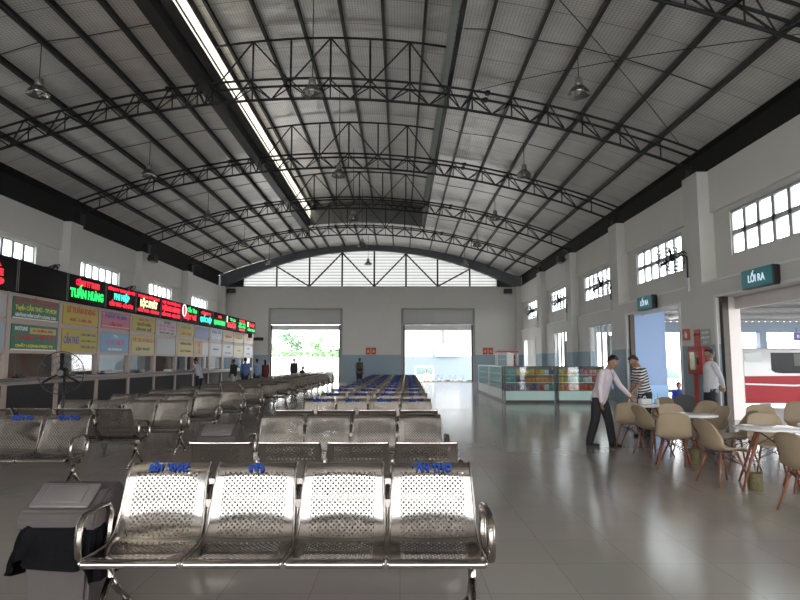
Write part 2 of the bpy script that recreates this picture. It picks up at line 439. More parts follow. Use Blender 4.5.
# ---------------------------------------------------------------- roof
def arc_sheet(x0, x1, y0, y1, fn, n=28, t=.04):
    mb = MB()
    xs = [x0 + (x1 - x0) * i / n for i in range(n + 1)]
    prof = [(x, fn(x)) for x in xs] + [(x, fn(x) + t) for x in reversed(xs)]
    mb.prism(prof, 'y', y0, y1); return mb
EL, ER = -13.25, 8.95
mb = arc_sheet(EL, ML - .02, YB - .35, YF + .3, zr)
struct('ceiling_left', mb, FOIL)
struct('ceiling_right', arc_sheet(MR + .02, ER, YB - .35, YF + .3, zr), FOIL)
struct('ceiling_eave_right', arc_sheet(ER, XR + .15, YB - .35, YF + .3, zr, 4).box(XR + .1, XR + .15, YB, YF, 7.02, zr(XR + .15)), mat('eave_void_shade', (.006, .006, .006), .8, noise=.3))  # dark void under the eaves painted as black sheet and fascia
struct('ceiling_eave_left', arc_sheet(XL - .3, EL, YB - .35, YF + .3, zr, 4).box(XL - .3, XL - .25, YB, YF, 7.02, zr(XL - .3)), MATS['eave_void_shade'])
struct('ceiling_far', arc_sheet(ML - .02, MR + .02, YM + .05, YF + .3, zr), FOIL)
struct('ceiling_ridge', arc_sheet(ML - .4, MR + .3, YB - .35, YM + .1, zm), FOIL)

# ridge monitor: left side glazed, right side ribbed sheet, shade-coloured end panel
mb = MB().box(ML, ML + .03, YB, YM, 10.58, 11.0)
struct('window_%d' % wn, MB().box(ML - .02, ML + .05, YB, YM, 10.52, 10.58).box(ML - .02, ML + .05, YB, YM, 11.0, zm(ML)).box(ML - .02, ML + .03, YB, YM, zr(ML) - .05, 10.42), DARKSTEEL)
part('cream_strip', MB().box(ML, ML + .03, YB, YM, 10.42, 10.52), POLY, bpy.data.objects['window_%d' % wn])
part('pane', mb, POLY, bpy.data.objects['window_%d' % wn]); wn += 1
mb = MB().box(MR, MR + .03, YB, YM, zr(MR), zm(MR))
y = YB + .2
while y < YM: mb.box(MR - .05, MR, y, y + .07, zr(MR), zm(MR)); y += .28
struct('trim_34', mb, mat('ribbed_grey_sheet', (.42, .46, .44), .45, .4, noise=.15))
n = 16; prof = [(ML + (MR - ML) * i / n, zr(ML + (MR - ML) * i / n)) for i in range(n + 1)] + [(ML + (MR - ML) * i / n, zm(ML + (MR - ML) * i / n)) for i in range(n, -1, -1)]
struct('trim_35', MB().prism(prof, 'y', YM, YM + .05), mat('shade_toned_end_sheet', (.17, .175, .17), .5, .3, noise=.3, nscale=2))  # shade on the end foil is put into this dark grey
struct('trim_36', MB().prism(prof, 'y', YB - .3, YB - .25), MATS['shade_toned_end_sheet'])
single('gutter_beam', MB().box(ML - .33, ML - .04, YB, YM, zr(ML - .2) - .3, zr(ML - .2) + .05), DARKSTEEL, 'broad dark box beam along the left edge of the raised ridge', 'beam')
single('ridge_beam', MB().box(MR - .02, MR + .1, YB, YM, zr(MR) - .12, zr(MR) - .02), DARKSTEEL, 'narrow dark beam below the ribbed grey strip right of the ridge', 'beam')

# purlins ---------------------------------------------------
def slope_x(side, n, gap):
    xs = []; x = (ML - .55) if side < 0 else (MR + .75)
    for i in range(n):
        xs.append(x); s = math.hypot(1, (zr(x + .01) - zr(x)) / .01); x += side * gap / s
    return xs
PL = [-6.1, -6.85, -7.87, -8.82, -10.04, -11.11, -12.2]; PR = [2.17, 3.35, 4.44, 5.46, 6.58, 7.77]
PM = [ML + .35, ML + 1.55, ML + 2.75, ML + 3.95, ML + 5.15, ML + 6.35]
def purlin(x, zf, y0, y1, label, group):
    a = math.atan((zf(x + .01) - zf(x)) / .01)
    M = Matrix.Rotation(-a, 4, 'Y')
    mb = MB(); L = y1 - y0
    mb.box(-.012, .0, 0, L, -.2, 0, M); mb.box(-.012, .06, 0, L, -.012, 0, M); mb.box(-.012, .06, 0, L, -.2, -.188, M); mb.box(.05, .062, 0, L, -.2, -.175, M)
    single('purlin', mb, PURLIN, label, 'roof beam', group, (x, y0, zf(x) - .012))
for i, x in enumerate(PL): purlin(x, zr, YB, YF - .4, 'long steel purlin under the left roof slope, %s out from the ridge' % ORD[i], 'purlins under the left slope')
for i, x in enumerate(PR): purlin(x, zr, YB, YF - .4, 'long steel purlin under the right roof slope, %s out from the ridge' % ORD[i], 'purlins under the right slope')
for i, x in enumerate(PM):
    purlin(x, zm, YB, YM, 'steel purlin under the raised ridge roof, %s from its left side' % ORD[i], 'purlins under the raised ridge')
for i, x in enumerate(PM[:]):
    purlin(x, zr, YM + .3, YF - .4, 'short steel purlin in the bright last bay by the gable, %s from the left' % ORD[i], 'short purlins in the last bay')

# trusses ---------------------------------------------------
BRACE = MB().cyl((0, 0, 0), (0, 0, 1), 1, n=6).mesh('brace', DARKSTEEL)
def bar(name, p0, p1, r, parent, me=BRACE):
    p0, p1 = Vector(p0), Vector(p1); d = p1 - p0
    o = link(name, me, parent, p0); o.rotation_euler = d.to_track_quat('Z', 'Y').to_euler(); o.scale = (r, r, d.length)
    return o
def ztop(x): return zr(x) - .24
def zbot(x): return ztop(x) - .52
def zup(x): return zm(x) - .22
def make_truss():
    t = thing('roof_truss', 'x', 'roof truss', (0, 0, 0), 0, 'arched steel roof trusses')
    xs = [-13.15 + 21.95 * i / 48 for i in range(49)]
    for s in (-.24, .24): part('top_chord', MB().tube([(x, s, ztop(x)) for x in xs], .04, 6), DARKSTEEL, t)
    part('bottom_chord', MB().tube([(x, 0, zbot(x)) for x in xs], .045, 6), DARKSTEEL, t)
    nodes = sorted(PL + PR + [ML, -4.45, -3.3, -2.1, -.9, .3, MR])
    mids = [(a + b) / 2 for a, b in zip(nodes, nodes[1:])]
    for i, x in enumerate(nodes):
        if not -12.9 < x < 8.6: continue
        bar('tie', (x, -.24, ztop(x)), (x, .24, ztop(x)), .025, t)
        bar('post', (x, 0, ztop(x)), (x, 0, zbot(x)), .022, t)
        for xm in mids:
            if abs(xm - x) < .75 and -12.9 < xm < 8.6:
                s = -.24 if xm < x else .24
                bar('diagonal', (x, s, ztop(x)), (xm, 0, zbot(xm)), .024, t)
                bar('diagonal', (x, -s, ztop(x)), (xm, 0, zbot(xm)), .02, t)
    ux = [ML + .02 + (MR - ML - .04) * i / 20 for i in range(21)]
    part('upper_chord', MB().tube([(x, 0, zup(x)) for x in ux], .04, 6), DARKSTEEL, t)
    vx = [-4.45, -3.3, -2.1, -.9, .3]
    for x in vx: bar('upper_post', (x, 0, ztop(x)), (x, 0, zup(x)), .032, t)
    for a, b in ((ML + .1, -4.45), (-3.3, -4.45), (-3.3, -2.1), (-.9, -2.1), (-.9, .3), (MR - .1, .3)):
        bar('upper_diagonal', (a, 0, ztop(a)), (b, 0, zup(b)), .026, t)
    for x in (-6.9, 2.6):
        for s in (-.24, .24): part('splice_plate', MB().lathe([(.09, -.05), (.09, .05)], 8, (x, s, ztop(x))), DARKSTEEL, t)
    part('bearing', MB().box(-13.1, -12.85, -.2, .2, 7.0, zbot(-12.95) + .05), DARKSTEEL, t); part('bearing', MB().box(8.57, 8.75, -.2, .2, 7.0, zbot(8.6) + .05), DARKSTEEL, t)
    return t
T0 = make_truss()
tl = ['arched lattice roof truss behind the camera, nearest the near wall', 'arched lattice roof truss over the camera', 'arched lattice roof truss cut off by the top right corner of the photo',
      'arched lattice roof truss landing on the nearest visible right column', 'arched lattice roof truss landing on the second right column', 'arched lattice roof truss landing on the third right column',
      'arched lattice roof truss below the dark end of the raised ridge']
for i, y in enumerate(TRUSS_Y):
    if y < 3: continue
    if i == 1: T0.location.y = y; T0['label'] = tl[1]
    else: dup(T0, tl[i], (0, y, 0), 0)

# sag rods and wind bracing
ROD = MB().cyl((0, 0, 0), (0, 0, 1), 1, n=5).mesh('rod', PURLIN)
bayn = ['in the bay nearest the camera', 'in the second bay', 'in the third bay', 'in the fourth bay', 'in the fifth bay']
for i, y in enumerate((14.1, 20.6, 27.1, 33.6)):
    for side, xs in (('left', PL[::-1]), ('right', [MR + .15] + PR)):
        mb = MB().tube([(x, y + random.uniform(-.12, .12), zr(x) - .13) for x in xs], .014, 5)
        single('sag_rod', mb, PURLIN, 'thin crosswise rod tying the %s slope purlins %s' % (side, bayn[i]), 'rod', 'sag rods of the roof')
for (xa, xb, nm) in ((2.3, 8.2, 'right'),):
    for (ya, yb, w) in ((11.1, 17.1, 'one way'), (17.1, 11.1, 'the other way')):
        xs = [xa + (xb - xa) * i / 10 for i in range(11)]
        mb = MB().tube([(x, ya + (yb - ya) * i / 10, zr(x) - .21) for i, x in enumerate(xs)], .012, 5)
        single('wind_brace', mb, PURLIN, 'thin diagonal bracing rod under the nearest %s roof bay, slanting %s' % (nm, 'away' if w == 'one way' else 'back'), 'rod')

# far gable ------------------------------------------------
def arch_beam(y0, y1, d=.45):
    xs = [XL + (XR - XL) * i / 40 for i in range(41)]
    xs = [x for x in xs if zg(x) > 6.6]
    prof = [(x, max(zg(x), HW + .01)) for x in xs] + [(x, min(zr(x) - .01, max(zg(x), HW) + d + .012 * (x + 2.3) ** 2 * .3)) for x in reversed(xs)]
    return MB().prism(prof, 'y', y0, y1)
single('gable_arch', arch_beam(YF - .35, YF - .05), ARCHST, 'broad grey steel arch framing the far gable window', 'arch beam')
def gable(y, nm, num):
    gl, gr = -11.73, 7.25
    xs = [gl + (gr - gl) * i / 30 for i in range(31)]
    top = [(x, max(HW + .02, zg(x) + .05)) for x in xs]
    prof = [(gl, HW)] + top + [(gr, HW)]
    o = struct('window_%d' % num, MB().box(gl, gr, y - .05, y + .05, HW, HW + .06), ARCHST)
    part('pane', MB().prism(prof, 'y', y + .1, y + .13), GABLE if nm == 'far' else FROST, o)
    lv = MB(); z = HW + .2
    while z < 9.75:
        u = math.sqrt(max(0, (9.75 - z) / .0236))
        lv.box(max(gl, -2.3 - u), min(gr, -2.3 + u), y + .05, y + .08, z, z + .045); z += .23
    part('louvre', lv, mat('white_louvre', (.2, .2, .2), .6), o)
    vs = [-9.24, -6.79, -4.34, -1.93, .45, 2.82, 5.23]
    for i, x in enumerate(vs): bar('mullion', (x, y, HW), (x, y, zg(x) + .03), .065, o)
    for i in range(6):
        a, b = vs[i], vs[i + 1]
        if i % 2 == 0: bar('brace', (a, y, zg(a)), (b, y, HW + .05), .06, o)
        else: bar('brace', (a, y, HW + .05), (b, y, zg(b)), .06, o)
    # dark spandrels left and right of the glazing
    q = [XL - .4 + (XR - XL + .7) * i / 40 for i in range(41)]
    part('spandrel', MB().prism([(XL - .4, HW - .1), (gl, HW - .1), (gl, zg(gl))] + [(x, zg(x) + .04) for x in q if gl < x < gr] + [(gr, zg(gr)), (gr, HW - .1), (XR + .3, HW - .1)] + [(x, zr(x) - .01) for x in reversed(q)], 'y', y + .16, y + .19), DARKSTEEL, o)
gable(YF + .1, 'far', wn); wn += 1
gable(YB - .3, 'near', wn); wn += 1
# ---------------------------------------------------------------- steel waiting benches
PROF = [(-.56, .375), (-.583, .385), (-.592, .405), (-.587, .416), (-.57, .424), (-.52, .426), (-.44, .422), (-.36, .419), (-.30, .421), (-.25, .431), (-.21, .449), (-.178, .476),
        (-.154, .52), (-.128, .58), (-.10, .66), (-.075, .73), (-.053, .79), (-.036, .825), (-.012, .85), (.008, .862), (.02, .869), (.023, .8705), (.027, .871), (.030, .869), (.031, .866), (.031, .862)]
def seat_mesh():
    mb = MB(); bm = mb.bm; uvl = bm.loops.layers.uv.new('UVMap')
    nu = 14; arc = [0]
    for a, b in zip(PROF, PROF[1:]): arc.append(arc[-1] + math.dist(a, b))
    V = []
    for j, (y, z) in enumerate(PROF):
        hw = .276 - .022 * max(0, min(1, (z - .45) / .4))
        row = []
        for i in range(nu + 1):
            u = -1 + 2 * i / nu
            k = .55 * max(0, min(1, (z - .47) / .12)) * max(0, min(1, (.87 - z) / .08)); ks = 1 if (-.5 < y < -.22 and z < .45) else 0
            row.append((bm.verts.new((u * hw, y + .022 * k * (1 - u * u), z - .012 * ks * (1 - u * u))), u * hw, arc[j]))
        V.append(row)
    for j in range(len(PROF) - 1):
        for i in range(nu):
            q = (V[j][i], V[j][i + 1], V[j + 1][i + 1], V[j + 1][i])
            f = bm.faces.new([c[0] for c in q]); f.smooth = True
            for lp, c in zip(f.loops, q): lp[uvl].uv = (c[1], c[2])
    for s in (-1, 1):
        mb.tube([(s * (.278 - .022 * max(0, min(1, (z - .45) / .4))), y, z) for y, z in PROF[2:-2]], .009, 6)
    return mb.mesh('seat', PERF)
SEAT = seat_mesh()
BRK = MB().box(-.012, .012, -.2, .045, .40, .44).box(-.014, .014, -.12, -.06, .42, .72, Matrix.Translation((0, -.02, 0)) @ Matrix.Shear('XZ', 4, (0, 0))).mesh('bracket', STEEL)
def bracket_mesh():
    mb = MB(); mb.tube([(0, -.45, .40), (0, -.24, .385), (0, -.16, .45), (0, -.1, .6), (0, -.05, .74)], .016, 6)
    mb.box(-.02, .02, -.11, -.075, .60, .66); mb.box(-.018, .018, -.05, -.02, .72, .78)
    return mb.mesh('bracket', STEEL)
BRK = bracket_mesh()
ARM = MB().tube([(0, -.22, .40), (0, -.17, .47), (0, -.16, .6), (0, -.2, .655), (0, -.32, .665), (0, -.47, .65), (0, -.53, .61), (0, -.545, .53), (0, -.53, .43), (0, -.5, .40)], .011, 8, closed=True, flat=2.2).mesh('armrest', STEEL)
def leg_mesh():
    mb = MB(); mb.box(-.035, .035, -.42, -.2, .33, .4)
    mb.tube([(0, -.3, .36), (0, -.3, .2), (0, -.3, .19)], .024, 8)
    mb.tube([(0, -.3, .24), (0, -.42, .12), (0, -.55, .03)], [.024, .02, .018], 8); mb.tube([(0, -.3, .24), (0, -.18, .12), (0, -.05, .03)], [.024, .02, .018], 8)
    for y in (-.55, -.05): mb.lathe([(.03, 0), (.03, .02), (.012, .035)], 10, (0, y, 0))
    return mb.mesh('leg', STEEL)
LEG = leg_mesh()
BEAM = MB().box(-1.17, 1.17, -.33, -.27, .335, .385).box(-1.15, 1.15, -.5, -.47, .375, .405).mesh('beam', STEEL)
def text_uni(parent, txts, size=.075):
    for k, tx in enumerate(txts):
        if tx: letter(parent, tx, size, BLUETXT, (-.87 + .58 * k, -.032, .846), (math.radians(46), 0, 0), .26 if len(tx) > 4 else .1, .003)
def make_bench(txts):
    t = thing('waiting_bench', 'x', 'bench', (0, 0, 0), 0, 'steel waiting benches')
    for k in range(4): link('seat', SEAT, t, (-.87 + .58 * k, 0, 0))
    for k in range(3): link('bracket', BRK, t, (-.58 + .58 * k, 0, 0))
    for s in (-1, 1): link('armrest', ARM, t, (s * 1.185, 0, 0)); link('leg', LEG, t, (s * 1.1, 0, 0))
    link('beam', BEAM, t)
    if txts: text_uni(t, txts)
    return t
bplain = make_bench(None); btext = make_bench(['BẾN XE', 'CẦN THƠ', 'BẾN XE', 'CẦN THƠ'])
front = make_bench(['BẾN  °KHÁC', 'ṁ', '', "' ẦN THƠ"])
front.location = (-.66, 4.1, 0); front['label'] = 'perforated steel four-seat bench nearest the camera, with worn blue lettering along its backrests'
used = {}
def put(proto, lab, loc, rz=0, group='steel waiting benches'):
    if proto.name not in used: used[proto.name] = 1; proto.location = loc; proto.rotation_euler = (0, 0, rz); proto['label'] = lab; proto['group'] = group; return proto
    return dup(proto, lab, loc, rz, group)
def cxr(y): return -.66 + .012 * (y - 4)
put(bplain, 'dark back of the steel bench standing back to back with the front bench', (cxr(5.2), 5.17, 0), PI)
put(bplain, 'pale lit steel bench facing the camera, second facing row of the middle block', (cxr(7.7), 7.75, 0))
put(bplain, 'steel bench turned away, only its dark top showing behind the pale second facing row', (cxr(8.5), 8.52, 0), PI)
for k in range(11):
    y = 11.0 + 1.9 * k
    put(btext, 'brownish steel bench with blue lettering in the middle block, %s lettered row from the front' % ORD[k], (cxr(y), y, 0))
put(btext, 'steel bench with blue lettering at the left edge of the photo behind the grey bin', (-5.0, 7.62, 0))
put(bplain, 'dark steel bench turned away, its end seat showing right of the left lettered bench', (-5.02, 8.78, 0), PI)
for k in range(13):
    y = 10.7 + 1.9 * k
    put(bplain, 'steel bench in the left block by the ticket counters, %s row behind the standing fan' % ORD[k], (-4.84, y, 0))

# ---------------------------------------------------------------- litter bins
def make_bin(x, y, label, bag=True):
    t = thing('litter_bin', label, 'bin', (x, y, 0), 0)
    mb = MB()
    for z0, z1, a, b in ((0, .5, .2, .235),):
        v = [mb.bm.verts.new((sx * w, sy * w * .85, z)) for z, w in ((z0, a), (z1, b)) for sx, sy in ((-1, -1), (1, -1), (1, 1), (-1, 1))]
        for q in ((3, 2, 1, 0), (4, 5, 6, 7), (0, 1, 5, 4), (1, 2, 6, 5), (2, 3, 7, 6), (3, 0, 4, 7)): mb.bm.faces.new([v[i] for i in q])
        bmesh.ops.bevel(mb.bm, geom=[e for e in mb.bm.edges], offset=.025, segments=2, affect='EDGES')
    part('body', mb, BINGREY, t)
    mb = MB()
    prof = [(-.225, .5), (-.232, .55), (-.2, .6), (-.05, .70), (.12, .73), (.2, .69), (.225, .6), (.225, .5)]
    mb.prism(prof, 'x', -.265, .265); bmesh.ops.bevel(mb.bm, geom=mb.bm.edges[:], offset=.016, segments=2, affect='EDGES')
    part('hood', mb, BINGREY, t)
    M = Matrix.Translation((0, -.115, .668)) @ Matrix.Rotation(math.radians(31), 4, 'X')
    part('flap', MB().rbox(-.2, .2, -.1, .11, .0, .022, .01, 2, M).rbox(-.14, .14, -.07, .08, .018, .03, .008, 2, M), mat('pale_bin_flap', (.14, .125, .123), .35, noise=.05), t)
    t.scale = (.92, .92, 1.03)
    if bag:
        mb = MB(); n = 56; rings = []
        for j in range(13):
            s = j / 12
            row = []
            for k in range(n):
                a = 2 * PI * k / n; c, q = math.cos(a), math.sin(a)
                ex = .3; rx = math.copysign(abs(c) ** ex, c); ry = math.copysign(abs(q) ** ex, q)
                fold = .018 * math.sin(a * 9 + 3 * s) + .014 * math.sin(a * 17 + 1.3 + 5 * s) + .02 * s * math.sin(a * 4 + 1)
                w = .242 + .05 * s ** .7 * (.7 + .3 * math.sin(a * 3 + .6)) + fold * s ** .5 + .04 * s * max(0, -c)
                drop = .30 + .07 * math.sin(a * 2 + 2.2) + .02 * math.sin(a * 7)
                row.append(mb.bm.verts.new((rx * w, ry * w * .9, .545 - drop * s)))
            rings.append(row)
        fs = [mb.bm.faces.new((A[k], A[(k + 1) % n], B[(k + 1) % n], B[k])) for A, B in zip(rings, rings[1:]) for k in range(n)]
        mb._faces(fs, True)
        part('bin_bag', mb, BAGBLACK, t, label='black plastic bag folded over the rim')
    return t
make_bin(-2.12, 4.02, 'grey plastic bin with a black bag over its rim, left of the front bench')
make_bin(-2.25, 7.65, 'grey plastic bin standing behind the front benches, only its hood showing', False)

# ---------------------------------------------------------------- cafe chairs, tables
def shell_mesh():
    P = [(.225, .405), (.232, .418), (.215, .432), (.15, .434), (.05, .426), (-.06, .424), (-.13, .44), (-.175, .485), (-.2, .55), (-.222, .63), (-.243, .71), (-.262, .78), (-.272, .815), (-.285, .828), (-.295, .818)]
    W = [.17, .19, .208, .226, .234, .238, .24, .24, .238, .232, .222, .205, .19, .165, .15]
    mb = MB(); nu = 12; N = len(P)
    def pt(i, j):
        u = -1 + 2 * i / nu; y, z = P[j]; w = W[j]
        sb = max(0, min(1, (z - .44) / .12)); ss = 1 - sb; tp = max(0, min(1, (.80 - z) / .2)); rr = max(0, min(1, (z - .6) / .2))
        lift = abs(u) ** 2.4
        return (u * w, y + .08 * sb * lift * (.25 + .75 * tp), z + .05 * ss * lift * (1 if 2 < j else .2) - .035 * rr * abs(u) ** 3)
    V = [[mb.bm.verts.new(pt(i, j)) for i in range(nu + 1)] for j in range(N)]
    mb._faces([mb.bm.faces.new((V[j][i], V[j][i + 1], V[j + 1][i + 1], V[j + 1][i])) for j in range(N - 1) for i in range(nu)], True)
    bmesh.ops.recalc_face_normals(mb.bm, faces=mb.bm.faces[:])
    bmesh.ops.solidify(mb.bm, geom=mb.bm.faces[:], thickness=.009)
    for f in mb.bm.faces: f.smooth = True
    return mb
SHME = shell_mesh().mesh('seat_shell', SHELL); SHDK = shell_mesh().mesh('seat_shell', SHELLDARK)
def cleg(sx, sy):
    return MB().tube([(sx * .13, sy * .11, .415), (sx * .235, sy * .215, 0)], [.016, .011], 8).mesh('leg', WOOD)
CLEGS = [cleg(sx, sy) for sx in (-1, 1) for sy in (-1, 1)]
def wires(top, bot, z0, z1):
    mb = MB()
    for a, b in (((-1, -1), (1, 1)), ((1, -1), (-1, 1)), ((-1, -1), (1, -1)), ((-1, 1), (1, 1)), ((-1, -1), (-1, 1)), ((1, -1), (1, 1))):
        mb.cyl((a[0] * top, a[1] * top, z0), (b[0] * bot, b[1] * bot, z1), .0045, n=5)
    mb.box(-.13, .13, -.012, .012, z0, z0 + .012); mb.box(-.012, .012, -.12, .12, z0, z0 + .012)
    return mb.mesh('wire_brace', BLACK)
CW = wires(.14, .175, .405, .25)
def make_chair(me):
    t = thing('cafe_chair', 'x', 'chair', (0, 0, 0), 0, 'moulded cafe chairs')
    link('seat_shell', me, t)
    for m in CLEGS: link('leg', m, t)
    link('wire_brace', CW, t)
    return t
ch = make_chair(SHME); chd = make_chair(SHDK)
def put_chair(x, y, fx, fy, lab, proto=None, group='moulded cafe chairs'):
    rz = math.atan2(fy, fx) - PI / 2
    return put(proto or ch, lab, (x, y, 0), rz, group)
put_chair(4.12, 10.98, .35, 1, 'beige shell chair directly right of the leaning man, its back to the camera')
put_chair(4.2, 10.15, 1, .25, 'beige shell chair side on between the leaning man\'s chair and the middle table')
put_chair(4.0, 8.95, .35, 1, 'beige shell chair with its broad back to the camera in front of the middle table')
put_chair(4.1, 7.8, 1, .12, 'beige shell chair in profile tucked under the left side of the nearest table')
put_chair(4.93, 8.95, -1, .1, 'beige shell chair in profile facing left at the right side of the middle table')
put_chair(5.95, 9.95, -.35, -1, 'beige shell chair standing alone beyond the nearest table, facing the camera before the bright doorway')
put_chair(4.93, 7.42, -1, .35, 'large beige shell chair at the right side of the nearest table, close behind its top')
put_chair(5.05, 8.35, -.3, -1, 'beige shell chair behind the nearest table, its upright back showing over the top')
put_chair(4.22, 6.3, 1, .25, 'beige shell chair cut off by the right edge of the photo, closest to the camera')
put_chair(7.1, 10.8, -.6, -1, 'beige shell chair farthest right, near the side doorway with the bus')
put_chair(5.42, 11.0, -1, -.6, 'beige shell chair behind the middle table with its back beside the red post')
put_chair(5.0, 9.85, -1, -.1, 'beige shell chair right of the middle table, side on before the man in white')
put_chair(4.62, 10.15, 0, -1, 'beige shell chair behind the middle table, only its top edge showing')
put_chair(5.12, 12.1, -1, -.6, 'beige shell chair beyond the far table, behind the white tissue box')
put_chair(6.1, 12.9, -.2, -1, 'dark grey shell chair by the wall below the fire hose box', chd)

TOP = MB().lathe([(.355, .705), (.375, .71), (.38, .72), (.38, .728), (.374, .735), (.02, .735)], 40).mesh('tabletop', TABLEW)
TLEGS = [MB().tube([(sx * .11, sy * .11, .705), (sx * .33, sy * .33, 0)], [.021, .014], 8).mesh('leg', WOOD) for sx in (-1, 1) for sy in (-1, 1)]
TW = wires(.12, .19, .69, .45)
def make_table():
    t = thing('cafe_table', 'x', 'table', (0, 0, 0), 0, 'round cafe tables')
    link('tabletop', TOP, t); link('wire_brace', TW, t)
    for m in TLEGS: link('leg', m, t)
    return t
tb = make_table()
put(tb, 'round white table with splayed wooden legs, nearest the camera on the right', (4.56, 7.55, 0), -.45, 'round cafe tables')
put(tb, 'round white table in the middle of the row, behind the broad-backed beige chair', (4.47, 9.35, 0), .1, 'round cafe tables')
put(tb, 'round white table that the man in the pale shirt leans on', (4.62, 11.4, 0), .2, 'round cafe tables')
put(tb, 'round white table cut off by the right edge of the photo', (5.5, 7.75, 0), .6, 'round cafe tables')

BASK = mat('woven_green_brown', (.13, .11, .05), .8, noise=.5, nscale=30, bump=.6, bscale=60)
def basket(x, y, lab, r=.085, h=.2):
    mb = MB().lathe([(r * .9, 0), (r, .02), (r, h - .02), (r * 1.03, h), (r * .93, h), (r * .9, .03), (.004, .03)], 14, cap=False)
    single('waste_basket', mb, BASK, lab, 'basket', 'small table baskets', (x, y, 0))
basket(4.3, 7.45, 'small green-brown woven basket on the floor under the nearest table')
basket(4.45, 9.25, 'small brown woven basket on the floor under the middle table', .09, .23)

t = thing('tissue_box', 'white tissue box on the far round table', 'tissue box', (4.66, 11.55, .735), .3)
part('box', MB().rbox(-.11, .11, -.06, .06, 0, .1, .01), TABLEW, t)
mb = MB().grid(8, 6, lambda u, v: ((u - .5) * .1, (v - .5) * .03 + .01 * math.sin(u * 9), .1 + .06 * math.sin(PI * u) * (1 - abs(v - .5))))
part('tissue', mb, TABLEW, t)
t = thing('drink_cup', 'clear plastic cup with a straw on the far round table', 'cup', (4.78, 11.3, .735))
part('cup', MB().lathe([(.03, 0), (.042, .11), (.04, .11), (.028, .005)], 14, cap=False), FROST, t)
part('straw', MB().tube([(0, 0, .01), (.025, 0, .22)], .004, 6), REDM, t)

# ---------------------------------------------------------------- fans, lamps, signs
def fan_head(parent, R, depth=.16, spokes=22, loc=(0, 0, 0), rot=(0, 0, 0), wr=1.0):
    """wire cage, three blades and motor; blows along local -Y"""
    h = bpy.data.objects.new('fan_head', None); COL.objects.link(h)
    mb = MB()
    for s in (-1, 1):
        for f in (.5, .8): mb.tube([(R * f * math.cos(2 * PI * k / 28), s * depth / 2 * (1.1 - f * .6), R * f * math.sin(2 * PI * k / 28)) for k in range(28)], .0022 * wr, 4, True)
        for k in range(spokes):
            a = 2 * PI * k / spokes; c, q = math.cos(a), math.sin(a)
            mb.tube([(c * .06, s * depth / 2, q * .06), (c * R * .55, s * depth / 2, q * R * .55), (c * R, 0, q * R)], .0018 * wr, 4)
    mb.tube([(R * math.cos(2 * PI * k / 32), 0, R * math.sin(2 * PI * k / 32)) for k in range(32)], .007 * wr ** .5, 6, True)
    cage = mb.mesh('cage', BLACK)
    bl = MB().grid(4, 8, lambda u, v: ((u - .5) * (.04 + .03 * v) * R * 2, (u - .5) * .06, .05 + v * R * .78))
    bmesh.ops.solidify(bl.bm, geom=bl.bm.faces[:], thickness=.004)
    bl = bl.mesh('blade', BLACK)
    mo = MB().tube([(0, -.05, 0), (0, .05, 0), (0, .17, 0), (0, .2, 0)], [.05, .085, .085, .05], 14).mesh('motor', BLACK)
    bpy.data.objects.remove(h)
    E = Matrix.Translation(loc) @ Euler(rot).to_matrix().to_4x4()
    for nm, me, rr in (('cage', cage, 0), ('motor', mo, 0)) + tuple(('blade', bl, k * 2 * PI / 3) for k in range(3)):
        o = link(nm, me, parent); o.matrix_local = E @ Matrix.Rotation(rr, 4, 'Y')
t = thing('standing_fan', 'black pedestal fan standing among the left benches before the ticket counters', 'fan', (-5.45, 9.72, 0))
fan_head(t, .34, .17, 26, (0, 0, 1.36), (0, 0, math.radians(12)))
part('pole', MB().cyl((0, .1, .03), (0, .1, 1.36), .022, n=10), BLACK, t)
part('base', MB().lathe([(.21, 0), (.21, .025), (.05, .05), (.03, .07)], 24, (0, .1, 0)), BLACK, t)
def wall_fan(y, z, lab, side=1):
    t = thing('wall_fan', lab, 'fan', (8.56 if side > 0 else XL + .05, y, z), 0 if side > 0 else PI, 'black wall fans')
    part('wall_plate', MB().box(-.06, .0, -.07, .07, -.95, -.55), mat('white_conduit', (.6, .6, .58), .5), t, label='white cable box below the fan')
    part('bracket', MB().tube([(-.02, 0, -.6), (-.02, 0, .1), (-.1, .1, .16), (-.22, .32, .1)], .024, 8), BLACK, t)
    fan_head(t, .46, .22, 12, (-.28, .4, .08), (math.radians(48), 0, math.radians(-35)), 4.5)
    return t
for k, y in enumerate((17.65, 24.15, 30.65, 37.15)):
    wall_fan(y, 4.55, ['large black wall fan by the window nearest the camera-side exit sign', 'black wall fan by the window above the second right doorway\'s far side', 'black wall fan over the second last right window', 'black wall fan over the last right window near the corner'][k])
for k, y in enumerate((22.3, 28.7)):
    wall_fan(y, 4.75, ['black wall fan just above the board reading PHI HIỆP', 'black wall fan just above the board with three red lines'][k], -1)

